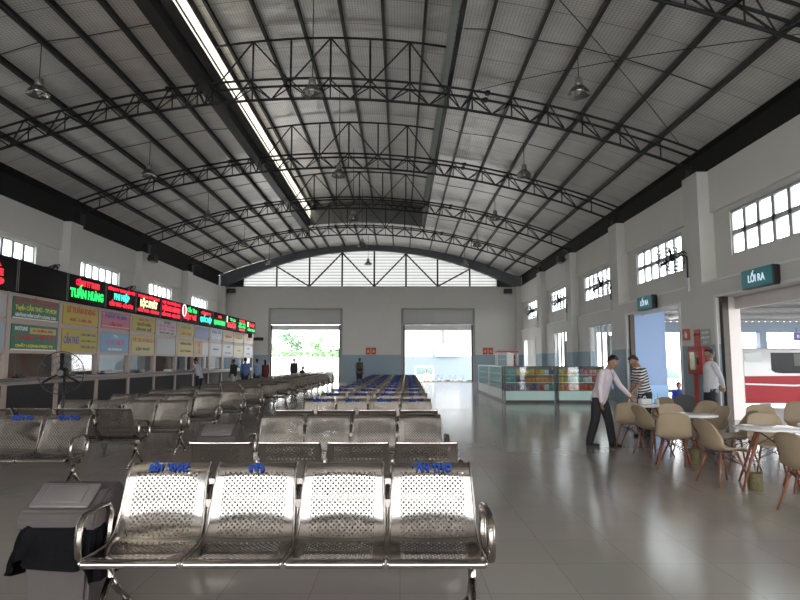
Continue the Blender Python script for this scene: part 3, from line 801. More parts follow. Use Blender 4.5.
def make_lamp():
    t = thing('pendant_lamp', 'x', 'lamp', (0, 0, 0), 0, 'hanging high-bay lamps')
    part('cable', MB().cyl((0, 0, .42), (0, 0, 1), .012, n=6), BLACK, t)
    part('ballast', MB().lathe([(.03, .44), (.085, .42), (.1, .3), (.1, .24), (.05, .22)], 14), mat('grey_ballast', (.25, .25, .24), .4, .4, noise=.1), t)
    part('shade', MB().lathe([(.09, .24), (.15, .2), (.23, .1), (.27, 0), (.262, 0), (.22, .1), (.14, .195), (.08, .23)], 24, cap=False), SHADE_GLASS, t)
    part('bulb', MB().ball((0, 0, .12), .06, .06, .1, 10), mat('unlit_bulb', (.6, .6, .58), .3), t)
    return t
lamp = make_lamp(); first = True
for i, y in enumerate((14.1, 20.6, 27.1, 33.6, 40.1)):
    for nm, x in (('left', -8.85), ('middle', -2.15), ('right', 4.38)):
        lab = 'unlit hanging lamp in the %s row, %s from the camera' % (nm, ORD[i])
        o = put(lamp, lab, (x, y, 8.02), 0, 'hanging high-bay lamps')
        top = (zm(x) if (nm == 'middle' and y < YM) else zr(x)) - .15
        for c in o.children:
            if c.name.startswith('cable'): c.location = (0, 0, .42 - .42 * (top - 8.02 - .42) / .58); c.scale = (1, 1, (top - 8.02 - .42) / .58)

def speaker(x, y, z, rz, lab):
    t = thing('wall_speaker', lab, 'loudspeaker', (x, y, z), rz, 'black wall loudspeakers')
    part('case', MB().rbox(-.3, .3, -.3, .0, -.17, .17, .03), BLACK, t)
    part('grille', MB().rbox(-.26, .26, -.315, -.29, -.13, .13, .01), mat('dark_grille', (.03, .03, .03), .7, bump=.5, bscale=200), t)
    part('mount', MB().box(-.05, .05, -.05, .14, -.04, .04), BLACK, t)
speaker(-12.5, YF - .14, 6.72, 0, 'black loudspeaker in the left corner of the far wall')
speaker(8.0, YF - .14, 6.7, 0, 'black loudspeaker in the right corner of the far wall')
speaker(8.43, 30.6, 6.75, -PI / 2, 'black loudspeaker high on the third right column')
speaker(-12.73, 30.2, 6.72, PI / 2, 'black loudspeaker high on the second left column')

SIGNG = mat('teal_sign', (.02, .1, .11), .25, emit=(.02, .22, .24), estr=.16)
SIGNT = mat('pale_sign_letters', (.55, .65, .75), .4, emit=(.6, .75, .9), estr=.5)
def exit_sign(y, z, lab):
    t = thing('exit_sign', lab, 'sign', (8.53, y, z), 0, 'teal exit signs')
    part('case', MB().rbox(-.16, .02, -.62, .62, -.23, .23, .015), BLACK, t)
    part('face', MB().box(-.168, -.155, -.6, .6, -.21, .21), SIGNG, t)
    letter(t, 'LỐI RA', .24, SIGNT, (-.17, .0, -.01), R_RIGHT, .66, .006)
exit_sign(13.97, 3.5, 'lit teal sign reading LỐI RA over the near right doorway with the bus')
exit_sign(20.45, 3.53, 'lit teal sign reading LỐI RA over the second right doorway with the blue wall')

# fire hose point on the right wall
t = thing('fire_hose_box', 'red fire hose cabinet on a red post between the right doorways', 'fire hose box', (8.5, 17.07, 0))
part('cabinet', MB().rbox(-.16, .1, -.42, .42, 1.18, 1.95, .02), REDM, t)
part('window', MB().box(-.168, -.15, -.02, .26, 1.3, 1.8), mat('greenish_glass', (.35, .4, .12), .2, noise=.3), t)
part('handle', MB().box(-.2, -.16, -.2, -.16, 1.45, 1.65), BLACK, t)
part('post', MB().box(-.06, .02, .22, .3, 0, 1.18), REDM, t)
def wall_notice(x, y, z, w, h, m, lab, txt=None, rot=R_RIGHT, tm=None, size=.1, tw=None):
    t = thing('wall_notice', lab, 'notice', (x, y, z))
    if rot == R_RIGHT: part('board', MB().box(0, .02, -w / 2, w / 2, -h / 2, h / 2), m, t); d = (-.004, 0, 0)
    else: part('board', MB().box(-w / 2, w / 2, 0, .02, -h / 2, h / 2), m, t); d = (0, -.004, 0)
    for i, tx in enumerate(txt or []): letter(t, tx, size, tm, (d[0], d[1], h * .5 - h * (i + .75) / (len(txt) + .5)), rot, tw)
    return t
RED2 = mat('red_notice', (.5, .06, .03), .5, noise=.08); WTXT = mat('white_letters', (.8, .8, .8), .5); GTXT = mat('grey_letters', (.35, .38, .38), .5); RTXT = mat('red_letters', (.5, .03, .04), .5)
t = wall_notice(8.535, 17.93, 2.33, .42, .34, RED2, 'small red fire sign left of the red hose cabinet')
part('flame', MB().prism([(-.06, -.1), (.06, -.1), (.08, 0), (.02, .12), (0, .03), (-.05, .06), (-.08, 0)], 'x', -.008, .0), WTXT, t)
wall_notice(8.535, 17.28, 2.2, .34, .5, RED2, 'upright red notice above the red hose cabinet', ['NỘI QUY', 'PCCC'], tm=mat('dull_red_text', (.3, .02, .02), .5), size=.08)
wall_notice(8.535, 16.8, 2.2, .52, .48, mat('grey_green_notice', (.3, .36, .34), .5, noise=.06), 'grey-green notice right of the red notice above the hose cabinet', ['TIÊU LỆNH', 'CHỮA CHÁY', '1 2 3 4'], tm=WTXT, size=.08)
for x, lab in ((-2.15, 'pair of small red fire signs on the far wall between the doorways'), (6.5, 'pair of small red fire signs on the far wall right of the right doorway')):
    t = wall_notice(x, YF - .03, 2.28, .75, .5, RED2, lab, rot=R_FAR)
    part('gap', MB().box(-.04, .04, -.006, 0, -.25, .25), TWOTONE, t)
    part('flame', MB().prism([(-.3, -.12), (-.12, -.12), (-.1, 0), (-.2, .14), (-.3, 0)], 'y', -.008, 0).prism([(.12, -.12), (.3, -.12), (.3, 0), (.2, .14), (.1, 0)], 'y', -.008, 0), mat('orange_mark', (.8, .35, .1), .5), t)
# ---------------------------------------------------------------- ticket counters on the left
BX = -9.5; BAY0 = 14.45; BW = 2.19
def by(k): return BAY0 + BW * k
KS = list(range(-3, 11))
YE = by(11)
struct('wall_booths', MB().box(XL + .02, XL + .08, by(-3), YE, 0, 3.0), mat('booth_back_wall', (.33, .27, .24), .7, noise=.1, nscale=2))
single('counter_top', MB().box(BX - .45, BX + .42, by(-3), YE, 1.06, 1.14), LEDGE, 'long stone counter ledge running past all the ticket windows', 'counter')
def make_booth():
    t = thing('ticket_booth', 'x', 'ticket booth', (0, 0, 0), 0, 'ticket booths along the left wall')
    mb = MB()
    part('post', MB().box(BX - .06, BX + .07, -.08, .08, 0, 3.2), PINKPOST, t)
    part('lower_panel', MB().box(BX - .02, BX + .03, .08, BW - .08, .06, 1.05), BOOTHDARK, t)
    part('plinth', MB().box(BX - .04, BX + .06, .08, BW - .08, 0, .08).box(BX - .04, BX + .06, .08, BW - .08, .96, 1.05), PINKPOST, t)
    part('rail', MB().box(BX - .04, BX + .05, .08, BW - .08, 1.74, 1.83).box(BX - .04, BX + .05, .08, BW - .08, 2.47, 2.58).box(BX - .04, BX + .05, .08, BW - .08, 3.12, 3.22), PINKPOST, t)
    part('backing', MB().box(BX - .03, BX - .01, .08, BW - .08, 1.83, 3.12), PINKPOST, t)
    part('window_pane', MB().box(BX - .012, BX + .0, .08, BW - .08, 1.25, 1.74), GLASS, t)
    return t
bo = make_booth()
bnames = {-3: 'nearest ticket booth, out of the photo', -2: 'ticket booth just outside the left edge', -1: 'ticket booth cut off by the left edge of the photo', 0: 'ticket booth with the two green posters', 1: 'ticket booth with the two yellow posters lettered in red and blue behind the fan',
          2: 'ticket booth with the pink poster above the sky-blue one', 3: 'ticket booth under the board reading LỘC PHÁT', 4: 'ticket booth with the white pink-lettered poster', 5: 'ticket booth with two plain yellow posters',
          6: 'ticket booth with the deep blue poster', 7: 'ticket booth with the pale blue and white poster', 8: 'ticket booth third from the far end of the row', 9: 'ticket booth second from the far end of the row', 10: 'ticket booth at the far end of the row'}
for k in KS[1:]: put(bo, bnames[k], (0, by(k), 0), 0, 'ticket booths along the left wall')
part('end_post', MB().box(BX - .06, BX + .07, -.08, .08, 0, 3.2), PINKPOST, None, (0, YE, 0)); o = bpy.data.objects['end_post']; o.name = 'booth_post'; tag(o, 'beige post closing the far end of the ticket counters', 'post')
# inside the booths
BROWNC = mat('brown_cupboard', (.2, .1, .055), .5, noise=.15)
for k, (m, lab) in {0: (mat('grey_blue_cupboard', (.3, .34, .36), .5, noise=.05), 'grey-blue cupboard behind the glass under the green posters'), 1: (BROWNC, 'brown cupboard behind the glass by the fan'), 3: (BROWNC, 'brown cupboard behind the glass under LỘC PHÁT'),
                    4: (mat('grey_cupboard', (.2, .2, .21), .5), 'grey cupboard behind the glass under the pink-lettered poster'), 6: (BROWNC, 'brown cupboard behind the glass under the deep blue poster'), 8: (BROWNC, 'brown cupboard behind the glass near the far end')}.items():
    t = thing('cupboard', lab, 'cupboard', (-11.2, by(k) + 1.2, 0))
    part('body', MB().box(-.25, .25, -.7, .7, 0, 1.95), m, t)
    for s in (-1, 1):
        d = part('door', MB().rbox(.25, .272, -.68 if s < 0 else .01, -.01 if s < 0 else .68, .05, 1.9, .006), m, t)
        part('handle', MB().box(.272, .29, s * .06 - .01, s * .06 + .01, .95, 1.1), STEEL, d)
mb = MB()
for i in range(16): mb.box(BX - .1, BX - .075, by(2) + .12, by(3) - .12, 1.16 + i * .037, 1.16 + i * .037 + .03)
single('window_blind', mb, mat('white_blind', (.6, .6, .58), .6, noise=.04), 'white slatted blind down behind the ticket window under the sky-blue poster', 'blind')
for k in KS[1:]:
    pass
# things on the ledge
for k, (y, lab) in enumerate(((14.75, 'small black card tray on the ledge under the green posters'), (18.9, 'small black card tray on the ledge beside the fan'), (21.5, 'small black card tray on the ledge under the yellow LỘC PHÁT poster'))):
    t = thing('card_tray', lab, 'tray', (-9.3, y, 1.14), 0, 'black trays on the ledge')
    part('tray', MB().rbox(-.09, .09, -.13, .13, 0, .04, .01), BLACK, t); part('stand', MB().box(-.02, .02, -.1, .1, .035, .11), BLACK, t)
for k, (y, lab) in enumerate(((29.2, 'stack of white papers on the ledge left of the queue'), (24.2, 'stack of white papers on the ledge before the man in the pale shirt'))):
    single('paper_stack', MB().box(-.12, .12, -.17, .17, 0, .05).box(-.1, .13, -.15, .18, .05, .08), TABLEW, lab, 'papers', 'papers on the ledge', (-9.3, y, 1.14))

# ---------------------------------------------------------------- LED boards
def led(nm, c, s): return mat(nm, (0.02, .02, .02), .5, emit=c, estr=s)
LR = led('led_red', (1, .012, .035), 1.2); LG = led('led_green', (.02, 1, .16), .9); LC = led('led_cyan', (.05, 1, .7), 1.0); LY = led('led_yellow', (1, .95, .45), 1.2); LW_ = led('led_white', (1, 1, .9), 1.0)
LEDB = mat('led_board_face', (.01, .008, .008), .7, spec=.15, noise=.1)
LX = -9.3
leds = {-1: ([('ĐỊA', LR, .24, .9), ('GENE', LR, .2, 1.1), ('...009', LR, .22, 1.2)], 'black LED board at the left edge of the photo with red lines ending in 009'),
        0: ([], 'dark switched-off LED board above the green posters'),
        1: ([('CÔNG TY TNHH', LR, .22, 1.35), ('TUẤN HƯNG', LG, .33, 1.9)], 'LED board reading TUẤN HƯNG in green'),
        2: ([('CÔNG TY TNHH VẬN TẢI', LR, .13, 1.95), ('PHI HIỆP', LC, .26, 1.1), ('CẦN THƠ - SÀI GÒN', LR, .17, 1.7)], 'LED board reading PHI HIỆP in blue-green'),
        3: ([('XE KHÁCH CHẤT LƯỢNG', LR, .13, 1.9), ('LỘC PHÁT', LY, .32, 1.5), ('CẦN THƠ - CÀ MAU', LR, .14, 1.9)], 'LED board reading LỘC PHÁT in pale yellow'),
        4: ([('HỢP TÁC XÃ VẬN TẢI', LR, .14, 1.9), ('HÙNG MINH', LR, .26, 1.9), ('CẦN THƠ - BẠC LIÊU', LR, .16, 1.95)], 'LED board with three red lines and no green'),
        5: ([('   Cần Thơ', LG, .24, 1.25), ('ĐẶT VÉ', LR, .26, 1.6)], 'LED board with a round red and white mark beside green letters'),
        6: ([('CÔNG TY', LR, .16, 1.5), ('QUỐC HIỆP', LC, .3, 1.7)], 'LED board with large blue-green letters under a short red line'),
        7: ([('XE', LR, .16, .6), ('QUANG MINH', LG, .3, 1.9)], 'LED board with a broad green word under a tiny red one'),
        8: ([('  Thành', LG, .2, 1.1), ('BƯỞI', LR, .34, 1.6)], 'LED board with a white mark, a green line and a red block'),
        9: ([('HTX', LR, .16, 1.2), ('VẬN TẢI', LG, .14, 1.5), ('CẦN THƠ', LG, .16, 1.6), ('0292', LR, .14, 1.3)], 'LED board with two green lines between red ones, second from the far end'),
        10: ([('TÂN LẬP', LR, .26, 1.5), ('CẦN THƠ', LG, .18, 1.8)], 'LED board at the far end of the row with a yellow mark')}
for k in [-2] + sorted(leds):
    lines, lab = leds.get(k, ([], 'LED board just outside the left edge of the photo'))
    t = thing('led_board', lab, 'LED board', (LX, by(k) + BW / 2 + .02, 3.62), 0, 'LED boards over the ticket windows')
    part('case', MB().rbox(-.2, 0, -BW / 2 + .02, BW / 2 - .02, -.39, .39, .012), LEDB, t)
    for q in (-1, 1): part('frame', MB().box(0, .012, q * (BW / 2 - .033) - .012, q * (BW / 2 - .033) + .012, -.39, .39), mat('grey_board_edge', (.12, .12, .12), .5), t)
    tot = sum(l[2] for l in lines); gap = (.74 - tot * .82) / (len(lines) + 1) if lines else 0; z = .37
    for tx, m, s, w in lines:
        z -= gap; letter(t, tx, s, m, (.006, 0.1 if tx.startswith(' ') else 0, z - s * .41), R_LEFT, w, .012 * s / .2); z -= s * .82
    if k == 5:
        part('logo_ring', MB().tube([(.01, -.75 + .2 * math.cos(a), .1 + .24 * math.sin(a)) for a in [2 * PI * q / 20 for q in range(20)]], .03, 6, True), LW_, t)
        part('logo_dot', MB().tube([(.006, -.75, .1), (.016, -.75, .1)], .14, 16), LR, t)
    if k == 8: part('logo', MB().prism([(-.95, .0), (-.8, .0), (-.76, .3), (-.85, .36), (-.95, .3)], 'x', .004, .014), LW_, t)
    if k == 10: part('logo', MB().prism([(-.95, .0), (-.7, .0), (-.76, .2), (-.6, .3), (-.95, .3)], 'x', .004, .014), LY, t)

# ---------------------------------------------------------------- posters under the boards
def pm(nm, c): return mat('poster_' + nm, tuple(v * .72 for v in c), .45, noise=.05)
PG = pm('green', (.02, .2, .12)); PY = pm('yellow', (.6, .45, .05)); PP = pm('pink', (.62, .17, .25)); PB = pm('sky_blue', (.2, .42, .66)); PW = pm('white', (.58, .56, .58)); PO = pm('orange', (.62, .36, .06)); PD = pm('deep_blue', (.13, .22, .5)); PLY = pm('pale_yellow', (.62, .52, .18)); PL2 = pm('pale_blue', (.42, .5, .62)); PGW = pm('grey_white', (.5, .5, .5))
def tmt(nm, c): return mat('print_' + nm, c, .5)
tR = tmt('red', (.5, .02, .04)); tB = tmt('blue', (.04, .08, .4)); tK = tmt('black', (.02, .02, .02)); tY = tmt('yellow', (.75, .6, .05)); tW = tmt('white', (.75, .75, .75)); tP = tmt('pink', (.6, .15, .3)); tG = tmt('green', (.03, .3, .15)); tO = tmt('brick', (.55, .12, .02))
# bay: upper (material, [(text, material, size, width, dy)]), lower, labels
posters = {
 -1: ((PW, [('CẦN THƠ', tR, .14, 1.1, 0), ('SÀI GÒN', tR, .14, 1.1, 0), ('ĐÀ LẠT', tR, .13, .9, 0)], 'white poster with pink-red lines at the left edge'), (PL2, [('BẾN XE', tW, .2, 1.2, 0)], 'pale blue poster at the left edge')),
 0: ((PG, [('HOA TUẤN EXPRESS', tR, .17, 1.75, 0), ('Tuyến CẦN THƠ - TP.HCM', tY, .15, 1.75, 0), ('GIƯỜNG NẰM CHẤT LƯỢNG CAO', tW, .1, 1.75, 0)], 'upper green poster with red, yellow and white lines'),
     (PG, [('HOTLINE', tW, .13, .5, -.6), ('LỘ TRÌNH - CẦN THƠ', tR, .17, 1.7, 0), ('CHẤT LƯỢNG PHỤC VỤ', tY, .09, 1.6, 0)], 'lower green poster with a cream box above red letters')),
 1: ((PY, [('LÊ TUẤN KVDG', tR, .22, 1.55, 0), ('0292 . 3 . 828 . 282', tR, .11, 1.2, 0)], 'yellow poster with dark red lettering under TUẤN HƯNG'),
     (PY, [('CẦN THƠ', tB, .28, .8, -.48)], 'yellow poster with big blue letters on its left half behind the fan')),
 2: ((PP, [('PHƯỚC VŨ LINH', tB, .2, 1.5, 0), ('CẦN THƠ', tR, .13, .9, 0)], 'pink poster with a blue line under PHI HIỆP'), (PB, [('Thi', tW, .13, .3, 0), ('PHI HIỆP', tP, .22, 1.3, 0), ('XE KHÁCH', tW, .1, 1.0, 0)], 'sky-blue poster with pink letters')),
 3: ((PY, [('MINH TÂM', tO, .12, .9, 0), ('TÀI XẾ TUYẾN', tK, .13, 1.2, 0), ('CẦN THƠ - HUẾ', tK, .13, 1.3, 0)], 'yellow poster with black lettering under LỘC PHÁT'), (PLY, [('VÉ XE KHÁCH', tO, .2, 1.8, 0), ('LỘC PHÁT', tK, .13, 1.2, 0)], 'pale yellow poster with a brick-red heading')),
 4: ((PW, [('TÂY ĐÔ', tK, .1, .7, 0), ('CẦN THƠ - SÓC TRĂNG', tP, .15, 1.7, 0), ('BẠC LIÊU - CÀ MAU', tP, .13, 1.6, 0), ('0918 555 555', tK, .09, 1.5, 0)], 'white poster with pink lettering'), (PGW, [], 'blank grey-white sheet below the pink-lettered poster')),
 5: ((PY, [('CHỢ LỚN', tG, .12, 1.2, 0), ('CẦN THƠ', tO, .16, 1.4, 0)], 'yellow poster with a green heading'), (PY, [('THÀNH CÔNG', tK, .14, 1.4, 0), ('AN TOÀN', tK, .12, 1.3, 0)], 'yellow poster below another yellow one, lettered in black')),
 6: ((PD, [], 'plain deep blue poster'), (PO, [('VÉ', tO, .34, .5, -.4), ('XE', tO, .3, .4, -.4)], 'orange and white poster below the deep blue one')),
 7: ((PL2, [('VẬN TẢI', tB, .16, 1.5, 0), ('KÝ GỬI', tW, .13, 1.3, 0)], 'pale blue poster with a darker heading'), (PW, [('BẢNG GIÁ', tB, .11, .9, 0)], 'white price sheet below the pale blue poster')),
 8: ((PO, [('TRUNG', tO, .2, 1.2, 0)], 'orange poster third from the far end'), (PW, [('GIỜ', tB, .12, .7, 0), ('XE CHẠY', tB, .12, 1.2, 0)], 'white sheet with blue lines third from the far end')),
 9: ((PY, [('HÀO', tO, .2, 1.2, 0)], 'yellow poster second from the far end'), (PLY, [('VÉ', tO, .12, .8, 0)], 'pale yellow sheet second from the far end')),
 10: ((PO, [('TÂN', tO, .24, 1.0, 0)], 'orange poster at the far end of the row'), (PW, [('GIỜ', tB, .12, .9, 0), ('CHẠY', tB, .12, .9, 0)], 'white sheet with blue lines at the far end'))}
for k, pair in posters.items():
    for r, (m, lines, lab) in enumerate(pair):
        z0, z1 = ((2.6, 3.14), (1.82, 2.46))[r]; h = z1 - z0
        t = thing('poster', lab, 'poster', (BX + .052, by(k) + BW / 2, (z0 + z1) / 2), 0, 'posters over the ticket windows')
        w = 1.95
        part('board', MB().box(-.012, .012, -w / 2, w / 2, -h / 2, h / 2), m, t)
        n = len(lines)
        for i, (tx, tm, s, tw, dy) in enumerate(lines):
            letter(t, tx, s, tm, (.013, dy, h / 2 - h * (i + .5) / n), R_LEFT, tw, .004)
        if k == 0 and r == 1: part('cream_box', MB().box(.012, .018, -.25, .9, .1, .26), PLY, t); letter(t, 'XE GIƯỜNG NẰM', .09, tR, (.02, .32, .18), R_LEFT, .9)
        if k == 0: part('border', MB().box(.012, .016, -w / 2, w / 2, -h / 2, -h / 2 + .03), tW, t)
        if k == 1 and r == 1:
            for q in range(3): letter(t, 'CẦN THƠ - HCM', .1, tB if q != 1 else tG, (.013, .46, .18 - .18 * q), R_LEFT, .85)
        if k == 6 and r == 1: part('white_half', MB().box(.012, .016, .05, w / 2, -h / 2, h / 2), PW, t)
        if k == 2 and r == 0: part('band', MB().box(.0, .0135, -w / 2 + .04, w / 2 - .04, .19, .2).box(0, .0135, -w / 2 + .04, w / 2 - .04, -.2, -.19), tW, t)
# small camera and black box at the far end
t = thing('security_camera', 'small black security camera under the last LED boards', 'camera', (-9.1, 36.6, 3.1)); part('body', MB().rbox(-.12, .12, -.2, .2, -.15, .12, .04), BLACK, t); part('arm', MB().cyl((0, .1, .1), (-.15, .1, .25), .03), BLACK, t)
t = thing('wall_sign', 'small black hanging sign on the far wall left of the left doorway', 'sign', (-10.45, YF - .5, 3.15)); part('board', MB().box(-.45, .45, -.02, .02, -.12, .12), BLACK, t); part('rod', MB().box(-.02, .02, .0, .49, .1, .14), BLACK, t)

# ---------------------------------------------------------------- snack counters
ALU = mat('aluminium_profile', (.5, .5, .5), .35, .8, noise=.05); MINT = mat('mint_panel', (.42, .6, .54), .35, noise=.03); CASEW = mat('white_cabinet', (.62, .62, .6), .4, noise=.03)
def display_case(x0, x1, y0, y1, lab, front='y', mcol=None):
    t = thing('display_case', lab, 'display case', (x0, y0, 0))
    w, d = x1 - x0, y1 - y0
    part('base', MB().box(.02, w - .02, .02, d - .02, .1, .46), mcol or MINT, t)
    part('plinth', MB().box(.05, w - .05, .06, d - .05, .0, .1), BLACK, t)
    fr = MB()
    for x in (0, w - .04):
        for y in (0, d - .04): fr.box(x, x + .04, y, y + .04, .1, 1.34)
    for z in (.44, 1.32): fr.box(0, w, 0, .04, z, z + .03); fr.box(0, w, d - .04, d, z, z + .03); fr.box(0, .04, 0, d, z, z + .03); fr.box(w - .04, w, 0, d, z, z + .03)
    part('frame', fr, ALU if front == 'x' else mat('dark_case_frame', (.06, .06, .06), .4, .3), t)
    sh = MB()
    for z in (.47, .76, 1.04): sh.box(.03, w - .03, .05, d - .05, z - .015, z)
    part('shelf', sh, TABLEW, t)
    part('glass', MB().box(.04, w - .04, .012, .018, .47, 1.32).box(.012, .018, .04, d - .04, .47, 1.32).box(w - .018, w - .012, .04, d - .04, .47, 1.32).box(.0, w, 0, d, 1.345, 1.353), CASE_GLASS, t)
    part('back_panel', MB().box(.04, w - .04, d - .03, d - .02, .47, 1.32), mat('grey_case_back', (.16, .17, .17), .6, noise=.1) if front == 'y' else CASE_GLASS, t)
    return t
display_case(3.88, 5.78, 22.5, 23.1, 'glass snack case with a mint base at the corner of the stall')
display_case(5.86, 7.75, 22.5, 23.1, 'glass snack case with a mint base beside the leaning man')
display_case(3.9, 4.5, 23.14, 26.7, 'white glass counter running back from the corner snack case', 'x', CASEW)
display_case(3.95, 4.55, 26.75, 30.5, 'white glass counter farthest back along the stall side', 'x', CASEW)
pc = {'yellow': (.6, .45, .06), 'orange': (.6, .22, .03), 'purple': (.14, .06, .16), 'red': (.55, .06, .04), 'white': (.6, .6, .58), 'teal': (.1, .35, .33), 'pink': (.65, .18, .25)}
PKT = {}
def packet(c):
    if c not in PKT:
        m = mat('wrapper_' + c, tuple(v * .7 for v in pc[c]), .3, noise=.35, nscale=14)
        mb = MB()
        mb.grid(6, 6, lambda u, v: ((u - .5) * .15, -.028 * (math.sin(PI * u) * math.sin(PI * v)) ** .6 - .004, v * .2))
        mb.grid(6, 6, lambda u, v: ((.5 - u) * .15, .028 * (math.sin(PI * u) * math.sin(PI * v)) ** .6 + .004, v * .2))
        bmesh.ops.remove_doubles(mb.bm, verts=mb.bm.verts[:], dist=.0001)
        PKT[c] = mb.mesh('snack_packet', m)
    return PKT[c]
lay = {(0, 2): ['teal', 'teal', 'yellow', 'yellow', 'yellow', 'yellow', 'orange', 'yellow', 'white', 'purple'], (0, 1): ['teal', 'teal', 'purple', 'purple', 'orange', 'orange', 'orange', 'orange', 'orange', 'orange'], (0, 0): ['purple'] * 7 + ['red', 'white', 'teal'],
       (1, 2): ['yellow', 'orange', 'red', 'teal', 'purple', 'pink', 'pink', 'pink', 'yellow', 'red'], (1, 1): ['yellow', 'yellow', 'teal', 'white', 'teal', 'white', 'white', 'red', 'white', 'white'], (1, 0): ['orange', 'red'] + ['red'] * 8}
sn = ['bottom', 'middle', 'top']
for (c, s), cols in lay.items():
    for i, col in enumerate(cols):
        for row in range(1):
            x = (3.98, 5.96)[c] + .09 + i * .178
            o = link('snack_packet', packet(col), None, (x, 22.68 + random.uniform(-.01, .02), (.47, .76, 1.04)[s]), (0, 0, random.uniform(-.15, .15)))
            o.scale = (1.08, 1, random.uniform(.9, 1.05))
            tag(o, '%s snack packet on the %s shelf of the %s glass case' % (col, sn[s], ('corner', 'right')[c]), 'snack packet', '%s packets, %s shelf, %s case' % (col, sn[s], ('corner', 'right')[c]))
t = thing('display_tower', 'tall glass display box with a red top on the stall counter', 'display box', (4.05, 25.2, 1.354))
for x, y in ((0, 0), (.86, 0), (0, .36), (.86, .36)): part('corner_post', MB().box(x, x + .04, y, y + .04, 0, .55), CASEW, t)
part('top', MB().box(-.02, .92, -.02, .42, .55, .62), REDM, t)
part('glass', MB().box(.04, .86, .01, .016, 0, .55).box(.01, .016, .04, .36, 0, .55).box(.884, .89, .04, .36, 0, .55), CASE_GLASS, t)
part('shelf', MB().box(.03, .87, .03, .37, .26, .275), TABLEW, t)
single('stall_pillar', MB().box(-.12, .12, -.1, .1, 0, 1.85), CASEW, 'slim white upright at the corner of the stall counter', 'pillar', None, (4.25, 23.3, 0))
t = thing('fire_extinguisher', 'red fire extinguisher hanging on the corner column beyond the snack stall', 'fire extinguisher', (8.4, 43.95, 1.2))
part('body', MB().lathe([(.12, 0), (.14, .03), (.14, .6), (.09, .68), (.04, .72)], 16), REDM, t); part('valve', MB().box(-.06, .08, -.03, .03, .71, .8), BLACK, t)
part('wall_hook', MB().box(.0, .17, -.03, .03, .5, .56), STEEL, t)
# ---------------------------------------------------------------- people
SKIN = mat('brown_skin', (.27, .15, .095), .5, noise=.06); HAIR = mat('black_hair', (.012, .01, .01), .45, noise=.2)
EYEW = mat('eye_white', (.6, .58, .55), .3); EYED = mat('eye_dark', (.02, .012, .01), .2); LIP = mat('lips', (.25, .09, .07), .5)
def remesh(mb, name, voxel, mats, smooth=3):
    me = mb.mesh(name, *mats); o = bpy.data.objects.new('tmp', me); COL.objects.link(o)
    r = o.modifiers.new('r', 'REMESH'); r.mode = 'VOXEL'; r.voxel_size = voxel; r.use_smooth_shade = True
    s = o.modifiers.new('s', 'SMOOTH'); s.factor = .5; s.iterations = smooth
    dg = bpy.context.evaluated_depsgraph_get(); dg.update()
    m2 = bpy.data.meshes.new_from_object(o.evaluated_get(dg)); bpy.data.objects.remove(o); bpy.data.meshes.remove(me)
    m2.name = name
    m2.materials.clear()
    for m in mats: m2.materials.append(m)
    for p in m2.polygons: p.use_smooth = True; p.material_index = 0
    return m2
def limb(mb, pts, rs, flat=1.0):
    for p, r in zip(pts, rs): mb.ball(p, r, n=10) if flat == 1 else None
    for a, b, ra, rb in zip(pts, pts[1:], rs, rs[1:]): mb.tube([a, b], [ra, rb], 10)
def lerp(a, b, t): return a + (b - a) * t
def hand(mb, w, d, inward, s, curl=.35):
    """palm, four unequal curled fingers and a thumb leaving the side near the palm base"""
    d = d.normalized(); side = d.cross(inward).normalized(); pn = inward - d * inward.dot(d); pn.normalize()
    M = Matrix((side, d, pn)).transposed().to_4x4(); M.translation = w
    mb.rbox(-.038 * s, .038 * s, -.01 * s, .088 * s, -.013 * s, .013 * s, .011 * s, 2, M)
    for i, (x, L) in enumerate(((-.03, .066), (-.0105, .076), (.0105, .072), (.03, .056))):
        p = M @ Vector((x * s, .08 * s, 0)); a = curl * .5; pts = [M @ Vector((x * s, .06 * s, 0)), p]
        for q in (.45, .32, .23):
            dv = (d * math.cos(a) + pn * math.sin(a)) * L * s * q; pts.append(pts[-1] + dv); a += curl
        mb.tube(pts, [.0098 * s, .0098 * s, .009 * s, .0085 * s, .0072 * s], 8)
    tp = [M @ Vector(v) * 1 for v in ((-.022 * s, .012 * s, .002), (-.05 * s, .035 * s, .012 * s), (-.06 * s, .065 * s, .022 * s), (-.058 * s, .09 * s, .026 * s))]
    mb.tube(tp, [.013 * s, .012 * s, .0105 * s, .008 * s], 8)
